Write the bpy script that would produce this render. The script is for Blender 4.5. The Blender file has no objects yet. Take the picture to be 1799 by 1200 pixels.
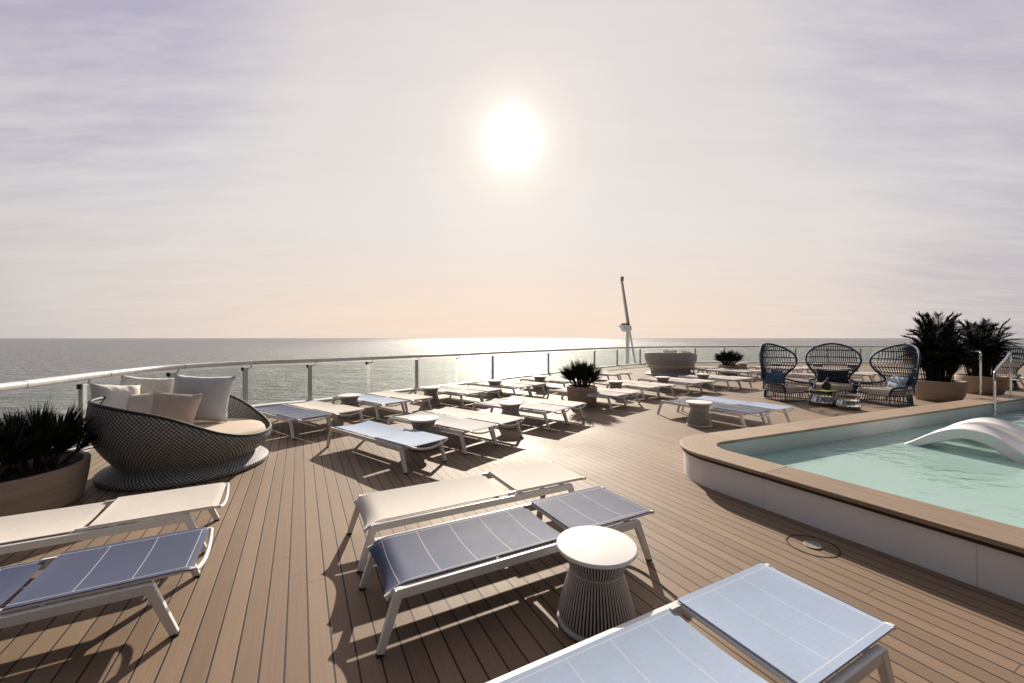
import bpy, bmesh, math, random
from mathutils import Vector, Matrix, noise
from mathutils.geometry import tessellate_polygon

S = bpy.context.scene
COL = S.collection
R = math.radians

# ---------------------------------------------------------------- camera
F, CX, HY, CAMH = 711.0, 900.0, 594.0, 1.65
cam = bpy.data.objects.new("camera", bpy.data.cameras.new("camera"))
COL.objects.link(cam)
cam.location = (0, 0, CAMH)
cam.rotation_euler = (R(90), 0, 0)
cam.data.sensor_width = 36
cam.data.lens = F / 1799 * 36
cam.data.shift_y = -6 / 1799
cam.data.clip_start = 0.05
cam.data.clip_end = 200000
S.camera = cam

# ---------------------------------------------------------------- light
SUN_EL = 26.3
S.view_settings.view_transform = 'Standard'
S.view_settings.look = 'None'
S.view_settings.exposure = 0.25
S.view_settings.gamma = 1.0
sd = bpy.data.lights.new("sun", 'SUN')
sd.energy = 5.0
sd.angle = R(0.6)
sd.color = (1.0, 0.90, 0.76)
sun = bpy.data.objects.new("sun", sd)
COL.objects.link(sun)
sun.rotation_euler = (R(-(90 - SUN_EL)), 0, 0)
sun.location = (0, 60, 30)
SUN_DIR = (0.0, math.cos(R(SUN_EL)), math.sin(R(SUN_EL)))


class NT:
    """small node-tree helper"""
    def __init__(s, tree):
        s.t = tree
        s.n = tree.nodes
        s.l = tree.links

    def node(s, typ, **kw):
        n = s.n.new(typ)
        for k, v in kw.items():
            setattr(n, k, v)
        return n

    def put(s, sock, v):
        if hasattr(v, 'is_linked') or isinstance(v, bpy.types.NodeSocket):
            s.l.new(v, sock)
        elif v is not None:
            sock.default_value = v

    def math(s, op, a, b=None, c=None, clamp=False):
        n = s.node('ShaderNodeMath', operation=op, use_clamp=clamp)
        s.put(n.inputs[0], a)
        if b is not None: s.put(n.inputs[1], b)
        if c is not None: s.put(n.inputs[2], c)
        return n.outputs[0]

    def vmath(s, op, a, b=None):
        n = s.node('ShaderNodeVectorMath', operation=op)
        s.put(n.inputs[0], a)
        if b is not None: s.put(n.inputs[1], b)
        return n.outputs['Value'] if op in ('DOT_PRODUCT', 'LENGTH') else n.outputs[0]

    def ramp(s, fac, stops, interp='LINEAR'):
        n = s.node('ShaderNodeValToRGB')
        cr = n.color_ramp
        cr.interpolation = interp
        while len(cr.elements) < len(stops):
            cr.elements.new(0.5)
        for e, (p, c) in zip(cr.elements, stops):
            e.position = p
            e.color = tuple(c) + (1,) if len(c) == 3 else c
        s.put(n.inputs[0], fac)
        return n.outputs[0]

    def mix(s, fac, a, b, blend='MIX'):
        n = s.node('ShaderNodeMix', data_type='RGBA', blend_type=blend)
        s.put(n.inputs[0], fac)
        s.put(n.inputs[6], a if not isinstance(a, tuple) else (tuple(a) + (1,))[:4])
        s.put(n.inputs[7], b if not isinstance(b, tuple) else (tuple(b) + (1,))[:4])
        return n.outputs[2]

    def noise(s, vec, scale, detail=3, rough=0.5):
        n = s.node('ShaderNodeTexNoise')
        s.put(n.inputs['Vector'], vec)
        n.inputs['Scale'].default_value = scale
        n.inputs['Detail'].default_value = detail
        n.inputs['Roughness'].default_value = rough
        return n.outputs['Fac']

    def mapping(s, vec, loc=(0, 0, 0), rot=(0, 0, 0), scale=(1, 1, 1)):
        n = s.node('ShaderNodeMapping')
        s.put(n.inputs[0], vec)
        n.inputs[1].default_value = loc
        n.inputs[2].default_value = rot
        n.inputs[3].default_value = scale
        return n.outputs[0]

    def maprange(s, v, a, b, c, d, smooth=False):
        n = s.node('ShaderNodeMapRange')
        if smooth: n.interpolation_type = 'SMOOTHSTEP'
        s.put(n.inputs[0], v)
        for i, x in enumerate((a, b, c, d)):
            n.inputs[1 + i].default_value = x
        return n.outputs[0]

    def bump(s, h, strength=0.3, dist=0.01):
        n = s.node('ShaderNodeBump')
        n.inputs['Strength'].default_value = strength
        n.inputs['Distance'].default_value = dist
        s.put(n.inputs['Height'], h)
        return n.outputs[0]


# ---------------------------------------------------------------- sky: clear air plus a thin veil of high cloud lit from behind by the sun
def build_world():
    w = bpy.data.worlds.new("World")
    S.world = w
    w.use_nodes = True
    k = NT(w.node_tree)
    k.n.clear()
    out = k.node('ShaderNodeOutputWorld')
    sky = k.node('ShaderNodeTexSky', sky_type='NISHITA')
    sky.sun_disc = False
    sky.sun_elevation = R(SUN_EL)
    sky.sun_rotation = 0.0
    sky.dust_density = 2.0
    bg1 = k.node('ShaderNodeBackground')
    k.l.new(sky.outputs[0], bg1.inputs[0])
    bg1.inputs[1].default_value = 0.05
    tc = k.node('ShaderNodeTexCoord')
    d = k.vmath('NORMALIZE', tc.outputs['Generated'])
    dot = k.vmath('DOT_PRODUCT', d, SUN_DIR)
    ang = k.math('DIVIDE', k.math('ARCCOSINE', k.math('MINIMUM', dot, 0.99999)), math.pi)
    sep = k.node('ShaderNodeSeparateXYZ')
    k.l.new(d, sep.inputs[0])
    z = sep.outputs[2]

    def D(x): return x / 180.0
    # brightness of the veil against angle from the sun
    veil = k.ramp(ang, [
        (0.0, (4.2, 3.9, 3.3)), (D(2.0), (2.2, 2.05, 1.75)), (D(3.4), (1.06, 0.99, 0.88)), (D(4.5), (0.87, 0.81, 0.73)),
        (D(6.2), (0.80, 0.735, 0.67)), (D(9), (0.745, 0.685, 0.64)), (D(15), (0.70, 0.655, 0.625)),
        (D(27), (0.675, 0.635, 0.612)), (D(40), (0.635, 0.60, 0.588)), (D(52), (0.565, 0.538, 0.53)), (D(66), (0.32, 0.32, 0.345)), (D(80), (0.15, 0.155, 0.18)),
        (D(100), (0.06, 0.064, 0.08)), (D(180), (0.03, 0.033, 0.042))])
    # cirrus: streaks on a high plane
    zz = k.math('ADD', k.math('MAXIMUM', z, 0.0), 0.12)
    dv = k.node('ShaderNodeVectorMath', operation='DIVIDE')
    k.l.new(d, dv.inputs[0])
    cmb = k.node('ShaderNodeCombineXYZ')
    for i in range(3): k.l.new(zz, cmb.inputs[i])
    k.l.new(cmb.outputs[0], dv.inputs[1])
    pl = dv.outputs[0]
    wob = k.mapping(pl, rot=(0, 0, R(-35)), scale=(0.55, 2.4, 1.0))
    n1 = k.noise(wob, 2.6, 9, 0.66)
    n2 = k.noise(k.mapping(pl, loc=(3, 1, 0), rot=(0, 0, R(20)), scale=(0.5, 1.3, 1)), 0.7, 4, 0.5)
    st = k.maprange(k.math('ADD', k.math('MULTIPLY', n1, 0.55), k.math('MULTIPLY', n2, 0.45)), 0.34, 0.66, -1.0, 1.0, True)
    away = k.maprange(ang, D(12), D(50), 0.008, 0.035, True)
    mul = k.math('ADD', 1.0, k.math('MULTIPLY', st, away))
    veil = k.mix(1.0, veil, k.vcol(mul), 'MULTIPLY')
    # bluer where the veil is thin
    high = k.maprange(z, 0.22, 0.66, 0.0, 1.0, True)
    thin = k.math('MULTIPLY', k.maprange(st, 1.2, -1.0, 0.55, 1.0), k.math('MULTIPLY', high, k.maprange(ang, D(9), D(44), 0.40, 0.75, True)))
    veil = k.mix(thin, veil, k.mix(1.0, veil, (0.76, 0.755, 0.85), 'MULTIPLY'))
    # two openings in the veil, torn into streaks: a large one high on the left, a small one high on the right
    for v, w0, w1, amt in (((-0.70, 0.50, 0.52), 0.90, 0.995, 0.95), ((0.72, 0.47, 0.51), 0.91, 1.0, 0.8), ((0.78, 0.61, 0.085), 0.965, 1.0, 0.45)):
        vv = Vector(v).normalized()
        g = k.maprange(k.vmath('DOT_PRODUCT', d, tuple(vv)), w0, w1, 0.0, 1.0, True)
        g = k.math('MULTIPLY', g, k.maprange(st, 0.9, -0.9, 0.25, 1.15))
        veil = k.mix(k.math('MULTIPLY', g, amt), veil, k.mix(1.0, veil, (0.72, 0.725, 0.885), 'MULTIPLY'))
    # warm band low over the horizon around the sun's bearing
    low = k.maprange(z, 0.0, 0.30, 1.0, 0.0, True)
    bear = k.maprange(sep.outputs[1], 0.55, 1.0, 0.0, 1.0, True)
    veil = k.mix(k.math('MULTIPLY', low, k.math('ADD', 0.15, k.math('MULTIPLY', bear, 0.85))), veil,
                 k.mix(1.0, veil, (1.17, 1.0, 0.85), 'MULTIPLY'))
    bg2 = k.node('ShaderNodeBackground')
    k.l.new(veil, bg2.inputs[0])
    bg2.inputs[1].default_value = 1.0
    mx = k.node('ShaderNodeMixShader')
    mx.inputs[0].default_value = 0.97
    k.l.new(bg1.outputs[0], mx.inputs[1])
    k.l.new(bg2.outputs[0], mx.inputs[2])
    k.l.new(mx.outputs[0], out.inputs[0])


def _vcol(s, v):
    n = s.node('ShaderNodeCombineXYZ')
    for i in range(3): s.l.new(v, n.inputs[i])
    return n.outputs[0]
NT.vcol = _vcol
build_world()

# ---------------------------------------------------------------- axes and placing
AX = Vector((-0.4636, 0.8860, 0))   # along the planks, away
BX = Vector((0.8860, 0.4636, 0))    # across the planks, to the right


def UV(u, v, z=0.0):
    p = BX * u + AX * v
    return Vector((p.x, p.y, z))


def at(px, py, z=0.0):
    """point of height z on the deck seen at that place of the photograph"""
    Y = F * (CAMH - z) / (py - HY)
    return Vector(((px - CX) / F * Y, Y, z))


def atY(px, Y, z=0.0):
    return Vector(((px - CX) / F * Y, Y, z))


# ---------------------------------------------------------------- materials
def new_mat(name):
    m = bpy.data.materials.new(name)
    m.use_nodes = True
    k = NT(m.node_tree)
    p = m.node_tree.nodes['Principled BSDF']
    return m, k, p


def simple(name, col, rough=0.5, metal=0.0, spec=0.5, nscale=8.0, namt=0.08, bump=0.0, bscale=60.0):
    m, k, p = new_mat(name)
    tc = k.node('ShaderNodeTexCoord')
    n = k.noise(tc.outputs['Object'], nscale, 4, 0.6)
    f = k.maprange(n, 0.3, 0.7, 1 - namt, 1 + namt)
    c = k.mix(1.0, tuple(col), k.vcol(f), 'MULTIPLY')
    k.l.new(c, p.inputs['Base Color'])
    rr = k.maprange(n, 0.3, 0.7, max(0.02, rough - 0.06), min(1, rough + 0.06))
    k.l.new(rr, p.inputs['Roughness'])
    p.inputs['Metallic'].default_value = metal
    p.inputs['Specular IOR Level'].default_value = spec
    if bump:
        k.l.new(k.bump(k.noise(tc.outputs['Object'], bscale, 3), bump, 0.01), p.inputs['Normal'])
    return m


M = {}
M['white_metal'] = simple('white_metal', (0.78, 0.76, 0.73), 0.34, nscale=5, namt=0.03)
M['rail_white'] = simple('rail_white', (0.74, 0.73, 0.71), 0.30, nscale=2, namt=0.05)
M['post_white'] = simple('post_white', (0.60, 0.60, 0.59), 0.4, nscale=2, namt=0.06)
M['black_rubber'] = simple('black_rubber', (0.02, 0.02, 0.022), 0.6)
M['wall_white'] = simple('wall_white', (0.82, 0.81, 0.80), 0.42, nscale=1.2, namt=0.05)
M['table_top'] = simple('table_top', (0.80, 0.77, 0.74), 0.68, nscale=6, namt=0.025)
M['rope_grey'] = simple('rope_grey', (0.50, 0.47, 0.455), 0.8, nscale=40, namt=0.15)
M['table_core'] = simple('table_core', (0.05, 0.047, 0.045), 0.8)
M['rope_blue'] = simple('rope_blue', (0.016, 0.042, 0.086), 0.55, nscale=30, namt=0.2)
M['chair_cushion'] = simple('chair_cushion', (0.62, 0.52, 0.40), 0.85, bump=0.25, bscale=120)
M['pillow_blue'] = simple('pillow_blue', (0.07, 0.13, 0.23), 0.85, bump=0.3, bscale=90)
M['pillow_navy'] = simple('pillow_navy', (0.018, 0.022, 0.035), 0.85, bump=0.3, bscale=90)
M['pillow_sky'] = simple('pillow_sky', (0.38, 0.47, 0.60), 0.85, bump=0.3, bscale=90)
M['pillow_white'] = simple('pillow_white', (0.82, 0.77, 0.70), 0.9, bump=0.35, bscale=14, namt=0.04)
M['pillow_grey'] = simple('pillow_grey', (0.66, 0.66, 0.66), 0.9, bump=0.35, bscale=14, namt=0.04)
M['pillow_cream'] = simple('pillow_cream', (0.76, 0.66, 0.54), 0.9, bump=0.35, bscale=14, namt=0.04)
M['pillow_beige'] = simple('pillow_beige', (0.58, 0.47, 0.38), 0.9, bump=0.35, bscale=14, namt=0.04)
M['mattress'] = simple('mattress', (0.70, 0.57, 0.45), 0.9, bump=0.25, bscale=150, namt=0.04)
M['soil'] = simple('soil', (0.035, 0.026, 0.02), 0.95, nscale=60, namt=0.4, bump=0.8, bscale=40)
M['steel'] = simple('steel', (0.62, 0.60, 0.58), 0.17, metal=1.0, namt=0.04)
M['mirror'] = simple('mirror', (0.55, 0.55, 0.55), 0.12, metal=1.0, nscale=25, namt=0.2, bump=0.5, bscale=22)
M['drum_top'] = simple('drum_top', (0.03, 0.032, 0.035), 0.15)
M['dark_vase'] = simple('dark_vase', (0.022, 0.014, 0.013), 0.4)
M['pale_stick'] = simple('pale_stick', (0.6, 0.58, 0.55), 0.5)
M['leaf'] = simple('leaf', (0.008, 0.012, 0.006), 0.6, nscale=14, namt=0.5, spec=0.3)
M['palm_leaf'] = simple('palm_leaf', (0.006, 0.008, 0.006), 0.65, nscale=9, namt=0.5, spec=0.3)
M['stem'] = simple('stem', (0.075, 0.045, 0.025), 0.9, nscale=40, namt=0.4)
M['mast_white'] = simple('mast_white', (0.62, 0.64, 0.66), 0.45, nscale=1.0, namt=0.08)
M['mast_dark'] = simple('mast_dark', (0.36, 0.35, 0.33), 0.5)
M['hull'] = simple('hull', (0.75, 0.75, 0.75), 0.4, nscale=0.3, namt=0.05)
M['chaise'] = simple('chaise', (0.86, 0.83, 0.82), 0.42, nscale=3, namt=0.03)
M['step_dark'] = simple('step_dark', (0.05, 0.055, 0.055), 0.5, nscale=4, namt=0.2)
M['drain_metal'] = simple('drain_metal', (0.62, 0.58, 0.53), 0.4, metal=0.3)
M['basin_wall'] = simple('basin_wall', (0.74, 0.76, 0.74), 0.35, nscale=2, namt=0.06)
M['trim_dark'] = simple('trim_dark', (0.03, 0.02, 0.015), 0.7)  # near-black, stands in for shade below the pool coping
M['joint_grey'] = simple('joint_grey', (0.64, 0.63, 0.62), 0.6)
M['groove'] = simple('groove', (0.03, 0.022, 0.016), 0.8)
M['magazine'] = simple('magazine', (0.45, 0.48, 0.16), 0.5)
M['cabinet'] = simple('cabinet', (0.62, 0.56, 0.50), 0.5)


def mat_deck():
    m, k, p = new_mat('deck_planks')
    tc = k.node('ShaderNodeTexCoord')
    sp = k.node('ShaderNodeSeparateXYZ')
    rot = k.mapping(tc.outputs['Object'], rot=(0, 0, -math.atan2(BX.y, BX.x)))
    k.l.new(rot, sp.inputs[0])
    PW = 0.11
    xs = k.math('DIVIDE', k.math('ADD', sp.outputs[0], 40.0), PW)
    fr = k.math('FRACT', xs)
    idx = k.math('FLOOR', xs)
    edge = k.math('MULTIPLY', k.math('ABSOLUTE', k.math('SUBTRACT', fr, 0.5)), 2.0)      # 1 at the seam
    seam = k.maprange(edge, 0.90, 0.925, 0.0, 1.0)
    wn0 = k.node('ShaderNodeTexWhiteNoise', noise_dimensions='1D')
    k.l.new(k.math('ADD', idx, 0.37), wn0.inputs[1])
    jy = k.math('FRACT', k.math('ADD', k.math('DIVIDE', sp.outputs[1], 4.8), wn0.outputs[0]))
    butt = k.math('MULTIPLY', k.math('LESS_THAN', jy, 0.0008), 0.8)
    gap = k.math('MAXIMUM', seam, butt)
    wn = k.node('ShaderNodeTexWhiteNoise', noise_dimensions='1D')
    k.l.new(idx, wn.inputs[1])
    cb = k.node('ShaderNodeCombineXYZ')
    k.l.new(k.math('MULTIPLY', xs, 3.3), cb.inputs[0])
    k.l.new(k.math('MULTIPLY', sp.outputs[1], 0.55), cb.inputs[1])
    k.l.new(k.math('MULTIPLY', wn.outputs[0], 50.0), cb.inputs[2])
    grain = k.noise(cb.outputs[0], 3.2, 5, 0.65)
    cb2 = k.node('ShaderNodeCombineXYZ')
    k.l.new(k.math('MULTIPLY', xs, 14.0), cb2.inputs[0])
    k.l.new(k.math('MULTIPLY', sp.outputs[1], 2.2), cb2.inputs[1])
    fine = k.noise(cb2.outputs[0], 2.5, 3, 0.6)
    blot = k.noise(tc.outputs['Object'], 0.9, 4, 0.55)
    tone = k.math('ADD', k.math('ADD', k.math('MULTIPLY', wn.outputs[0], 0.20), k.math('MULTIPLY', grain, 0.34)),
                  k.math('ADD', k.math('MULTIPLY', fine, 0.22), k.math('MULTIPLY', blot, 0.24)))
    base = k.ramp(tone, [(0.25, (0.125, 0.074, 0.040)), (0.5, (0.202, 0.124, 0.073)), (0.80, (0.31, 0.198, 0.122))])
    col = k.mix(gap, base, (0.014, 0.009, 0.006))
    k.l.new(col, p.inputs['Base Color'])
    k.l.new(k.maprange(k.math('ADD', k.math('MULTIPLY', blot, 0.6), k.math('MULTIPLY', fine, 0.4)), 0.3, 0.7, 0.54, 0.72), p.inputs['Roughness'])
    p.inputs['Specular IOR Level'].default_value = 0.42
    k.l.new(k.math('MULTIPLY', k.math('SUBTRACT', 1.0, gap), 0.24), p.inputs['Sheen Weight'])
    p.inputs['Sheen Roughness'].default_value = 0.45
    p.inputs['Sheen Tint'].default_value = (1.0, 0.88, 0.74, 1)
    h = k.math('SUBTRACT', k.math('MULTIPLY', fine, 0.12), gap)
    k.l.new(k.bump(h, 0.55, 0.004), p.inputs['Normal'])
    return m


def mat_coping():
    m, k, p = new_mat('coping_wood')
    uv = k.node('ShaderNodeUVMap')
    sp = k.node('ShaderNodeSeparateXYZ')
    k.l.new(uv.outputs[0], sp.inputs[0])
    u, v = sp.outputs[0], sp.outputs[1]
    cb = k.node('ShaderNodeCombineXYZ')
    k.l.new(k.math('MULTIPLY', u, 0.9), cb.inputs[0])
    k.l.new(k.math('MULTIPLY', v, 26.0), cb.inputs[1])
    g = k.noise(cb.outputs[0], 2.0, 5, 0.65)
    idx = k.math('FLOOR', k.math('DIVIDE', u, 1.62))
    wn = k.node('ShaderNodeTexWhiteNoise', noise_dimensions='1D')
    k.l.new(idx, wn.inputs[1])
    t = k.math('ADD', k.math('MULTIPLY', g, 0.7), k.math('MULTIPLY', wn.outputs[0], 0.25))
    base = k.ramp(t, [(0.25, (0.24, 0.165, 0.105)), (0.5, (0.385, 0.275, 0.185)), (0.75, (0.52, 0.39, 0.275))])
    fr = k.math('FRACT', k.math('DIVIDE', u, 1.62))
    jo = k.math('LESS_THAN', fr, 0.0055)
    fv = k.math('FRACT', k.math('MULTIPLY', v, 3.0 / 0.42))
    ln = k.math('MULTIPLY', k.math('LESS_THAN', fv, 0.03), 0.35)
    col = k.mix(k.math('MAXIMUM', jo, ln), base, (0.06, 0.035, 0.022))
    k.l.new(col, p.inputs['Base Color'])
    p.inputs['Roughness'].default_value = 0.5
    k.l.new(k.bump(g, 0.15, 0.003), p.inputs['Normal'])
    return m


def mat_sling(name, col, spec=0.22, rough=0.66):
    m, k, p = new_mat(name)
    tc = k.node('ShaderNodeTexCoord')
    sp = k.node('ShaderNodeSeparateXYZ')
    k.l.new(tc.outputs['Object'], sp.inputs[0])
    x, y = sp.outputs[0], sp.outputs[1]
    fr = k.math('FRACT', k.math('ADD', k.math('DIVIDE', k.math('ADD', x, 10.0), 0.232), 0.35))
    seam = k.math('LESS_THAN', k.math('ABSOLUTE', k.math('SUBTRACT', fr, 0.5)), 0.010)
    ay = k.math('ABSOLUTE', y)
    hem = k.math('MULTIPLY', k.math('LESS_THAN', k.math('ABSOLUTE', k.math('SUBTRACT', ay, 0.262)), 0.0022), 0.7)
    inside = k.math('LESS_THAN', ay, 0.262)
    line = k.math('MAXIMUM', k.math('MULTIPLY', seam, k.math('MULTIPLY', inside, 0.62)), hem)
    wv = k.math('MULTIPLY', k.math('SINE', k.math('MULTIPLY', x, 1700.0)), k.math('SINE', k.math('MULTIPLY', y, 1700.0)))
    bl = k.noise(tc.outputs['Object'], 7.0, 4, 0.6)
    thr = k.noise(k.mapping(tc.outputs['Object'], scale=(14.0, 150.0, 1.0)), 1.0, 3, 0.6)
    thr2 = k.noise(k.mapping(tc.outputs['Object'], scale=(170.0, 12.0, 1.0)), 1.0, 3, 0.6)
    strk = k.maprange(k.math('ADD', thr, thr2), 0.7, 1.3, -0.055, 0.055)
    f = k.math('ADD', k.math('ADD', k.maprange(bl, 0.3, 0.7, 0.97, 1.03), strk), k.math('MULTIPLY', wv, 0.10))
    c = k.mix(1.0, tuple(col), k.vcol(f), 'MULTIPLY')
    c = k.mix(line, c, (0.70, 0.68, 0.66))
    k.l.new(c, p.inputs['Base Color'])
    k.l.new(k.maprange(bl, 0.3, 0.7, rough - 0.012, rough + 0.02), p.inputs['Roughness'])
    p.inputs['Specular IOR Level'].default_value = spec
    k.l.new(k.bump(wv, 0.06, 0.001), p.inputs['Normal'])
    return m


def mat_weave(name, light, dark, n=1.0):
    m, k, p = new_mat(name)
    uv = k.node('ShaderNodeUVMap')
    sp = k.node('ShaderNodeSeparateXYZ')
    k.l.new(uv.outputs[0], sp.inputs[0])
    a = k.math('FRACT', k.math('ADD', sp.outputs[0], sp.outputs[1]))
    b = k.math('FRACT', k.math('SUBTRACT', k.math('ADD', sp.outputs[0], 500.0), sp.outputs[1]))
    ea = k.math('ABSOLUTE', k.math('SUBTRACT', a, 0.5))
    eb = k.math('ABSOLUTE', k.math('SUBTRACT', b, 0.5))
    e = k.math('MAXIMUM', ea, eb)
    f = k.maprange(e, 0.30, 0.42, 0.0, 1.0, True)
    tc = k.node('ShaderNodeTexCoord')
    nz = k.noise(tc.outputs['Object'], 30.0, 2)
    lc = k.mix(1.0, tuple(light), k.vcol(k.maprange(nz, 0.3, 0.7, 0.8, 1.2)), 'MULTIPLY')
    k.l.new(k.mix(f, lc, tuple(dark)), p.inputs['Base Color'])
    p.inputs['Roughness'].default_value = 0.6
    k.l.new(k.bump(k.math('SUBTRACT', 1.0, f), 0.8, 0.008), p.inputs['Normal'])
    return m


def mat_pot():
    m, k, p = new_mat('planter_tan')
    tc = k.node('ShaderNodeTexCoord')
    n = k.noise(k.mapping(tc.outputs['Object'], scale=(0.6, 0.6, 9.0)), 2.2, 5, 0.6)
    n2 = k.noise(tc.outputs['Object'], 50.0, 2)
    c = k.ramp(k.math('ADD', k.math('MULTIPLY', n, 0.8), k.math('MULTIPLY', n2, 0.2)),
               [(0.3, (0.32, 0.235, 0.165)), (0.55, (0.41, 0.31, 0.225)), (0.75, (0.48, 0.375, 0.285))])
    k.l.new(c, p.inputs['Base Color'])
    p.inputs['Roughness'].default_value = 0.6
    k.l.new(k.bump(n, 0.15, 0.01), p.inputs['Normal'])
    return m


def mat_glass():
    m = bpy.data.materials.new('clear_glass')
    m.use_nodes = True
    k = NT(m.node_tree)
    k.n.clear()
    out = k.node('ShaderNodeOutputMaterial')
    tr = k.node('ShaderNodeBsdfTransparent')
    tr.inputs[0].default_value = (0.90, 0.935, 0.915, 1)
    gl = k.node('ShaderNodeBsdfGlossy')
    gl.inputs[1].default_value = 0.02
    fr = k.node('ShaderNodeFresnel')
    geo = k.node('ShaderNodeNewGeometry')
    k.l.new(k.maprange(geo.outputs['Backfacing'], 0.0, 1.0, 1.45, 1 / 1.45), fr.inputs[0])
    mx = k.node('ShaderNodeMixShader')
    k.l.new(fr.outputs[0], mx.inputs[0])
    k.l.new(tr.outputs[0], mx.inputs[1])
    k.l.new(gl.outputs[0], mx.inputs[2])
    k.l.new(mx.outputs[0], out.inputs[0])
    return m


def mat_pool_water():
    m = bpy.data.materials.new('pool_water')
    m.use_nodes = True
    k = NT(m.node_tree)
    k.n.clear()
    out = k.node('ShaderNodeOutputMaterial')
    tc = k.node('ShaderNodeTexCoord')
    o = tc.outputs['Object']
    n1 = k.noise(k.mapping(o, rot=(0, 0, 0.6), scale=(1.0, 1.9, 1)), 3.4, 3, 0.5)
    n2 = k.noise(o, 11.0, 3, 0.5)
    patch = k.maprange(k.noise(o, 0.75, 2), 0.40, 0.66, 0.12, 1.0, True)
    h = k.math('MULTIPLY', k.math('ADD', k.math('MULTIPLY', n1, 1.0), k.math('MULTIPLY', n2, 0.3)), patch)
    b = k.bump(h, 0.6, 0.07)
    tr = k.node('ShaderNodeBsdfTransparent')
    tr.inputs[0].default_value = (0.965, 1.0, 0.985, 1)
    df = k.node('ShaderNodeBsdfDiffuse')
    df.inputs[0].default_value = (0.67, 0.97, 0.875, 1)
    ms = k.node('ShaderNodeMixShader')
    ms.inputs[0].default_value = 0.55
    k.l.new(tr.outputs[0], ms.inputs[1])
    k.l.new(df.outputs[0], ms.inputs[2])
    gl = k.node('ShaderNodeBsdfGlossy')
    gl.inputs[1].default_value = 0.03
    k.l.new(b, gl.inputs['Normal'])
    fr = k.node('ShaderNodeFresnel')
    fr.inputs[0].default_value = 1.33
    k.l.new(b, fr.inputs['Normal'])
    mx = k.node('ShaderNodeMixShader')
    k.l.new(fr.outputs[0], mx.inputs[0])
    k.l.new(ms.outputs[0], mx.inputs[1])
    k.l.new(gl.outputs[0], mx.inputs[2])
    k.l.new(mx.outputs[0], out.inputs[0])
    return m


def mat_pool_tile():
    m, k, p = new_mat('pool_tile')
    tc = k.node('ShaderNodeTexCoord')
    o = k.mapping(tc.outputs['Object'], rot=(0, 0, -math.atan2(BX.y, BX.x)))
    n = k.noise(tc.outputs['Object'], 1.5, 3)
    br = k.node('ShaderNodeTexBrick')
    br.offset = 0.0
    k.l.new(o, br.inputs['Vector'])
    br.inputs['Scale'].default_value = 1.0
    br.inputs['Brick Width'].default_value = 0.6
    br.inputs['Row Height'].default_value = 0.6
    br.inputs['Mortar Size'].default_value = 0.004
    br.inputs['Color1'].default_value = (0.70, 0.955, 0.875, 1)
    br.inputs['Color2'].default_value = (0.68, 0.935, 0.855, 1)
    br.inputs['Mortar'].default_value = (0.70, 0.84, 0.78, 1)
    k.l.new(k.mix(1.0, br.outputs[0], k.vcol(k.maprange(n, 0.3, 0.7, 0.94, 1.05)), 'MULTIPLY'), p.inputs['Base Color'])
    p.inputs['Roughness'].default_value = 0.5
    return m


def mat_sea():
    m, k, p = new_mat('sea_water')
    tc = k.node('ShaderNodeTexCoord')
    o = tc.outputs['Object']
    a = k.noise(k.mapping(o, rot=(0, 0, 0.15), scale=(0.014, 0.034, 1)), 1.0, 3, 0.55)
    b = k.noise(k.mapping(o, rot=(0, 0, -0.25), scale=(0.07, 0.17, 1)), 1.0, 5, 0.65)
    c = k.noise(k.mapping(o, rot=(0, 0, 0.4), scale=(0.5, 0.9, 1)), 1.0, 4, 0.65)
    h = k.math('ADD', k.math('MULTIPLY', a, 6.0), k.math('ADD', k.math('MULTIPLY', b, 5.5), k.math('MULTIPLY', c, 0.9)))
    k.l.new(k.bump(h, 1.0, 1.0), p.inputs['Normal'])
    p.inputs['Base Color'].default_value = (0.225, 0.228, 0.228, 1)
    p.inputs['Roughness'].default_value = 0.34
    p.inputs['Specular IOR Level'].default_value = 0.26
    p.inputs['IOR'].default_value = 1.45
    return m


M['deck'] = mat_deck()
M['coping'] = mat_coping()
M['sling_navy'] = mat_sling('sling_navy', (0.082, 0.098, 0.168), 0.21)
M['sling_blue'] = mat_sling('sling_blue', (0.385, 0.465, 0.615), 0.14)
M['sling_cream'] = mat_sling('sling_cream', (0.685, 0.625, 0.56), 0.12, 0.72)
M['sling_grey'] = mat_sling('sling_grey', (0.52, 0.505, 0.50), 0.12, 0.72)
M['weave_dark'] = mat_weave('weave_dark', (0.46, 0.46, 0.45), (0.012, 0.012, 0.014))
M['weave_grey'] = mat_weave('weave_grey', (0.54, 0.54, 0.54), (0.48, 0.48, 0.48))
M['pot'] = mat_pot()
M['glass'] = mat_glass()
M['pool_water'] = mat_pool_water()
M['pool_tile'] = mat_pool_tile()
M['sea'] = mat_sea()


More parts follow.
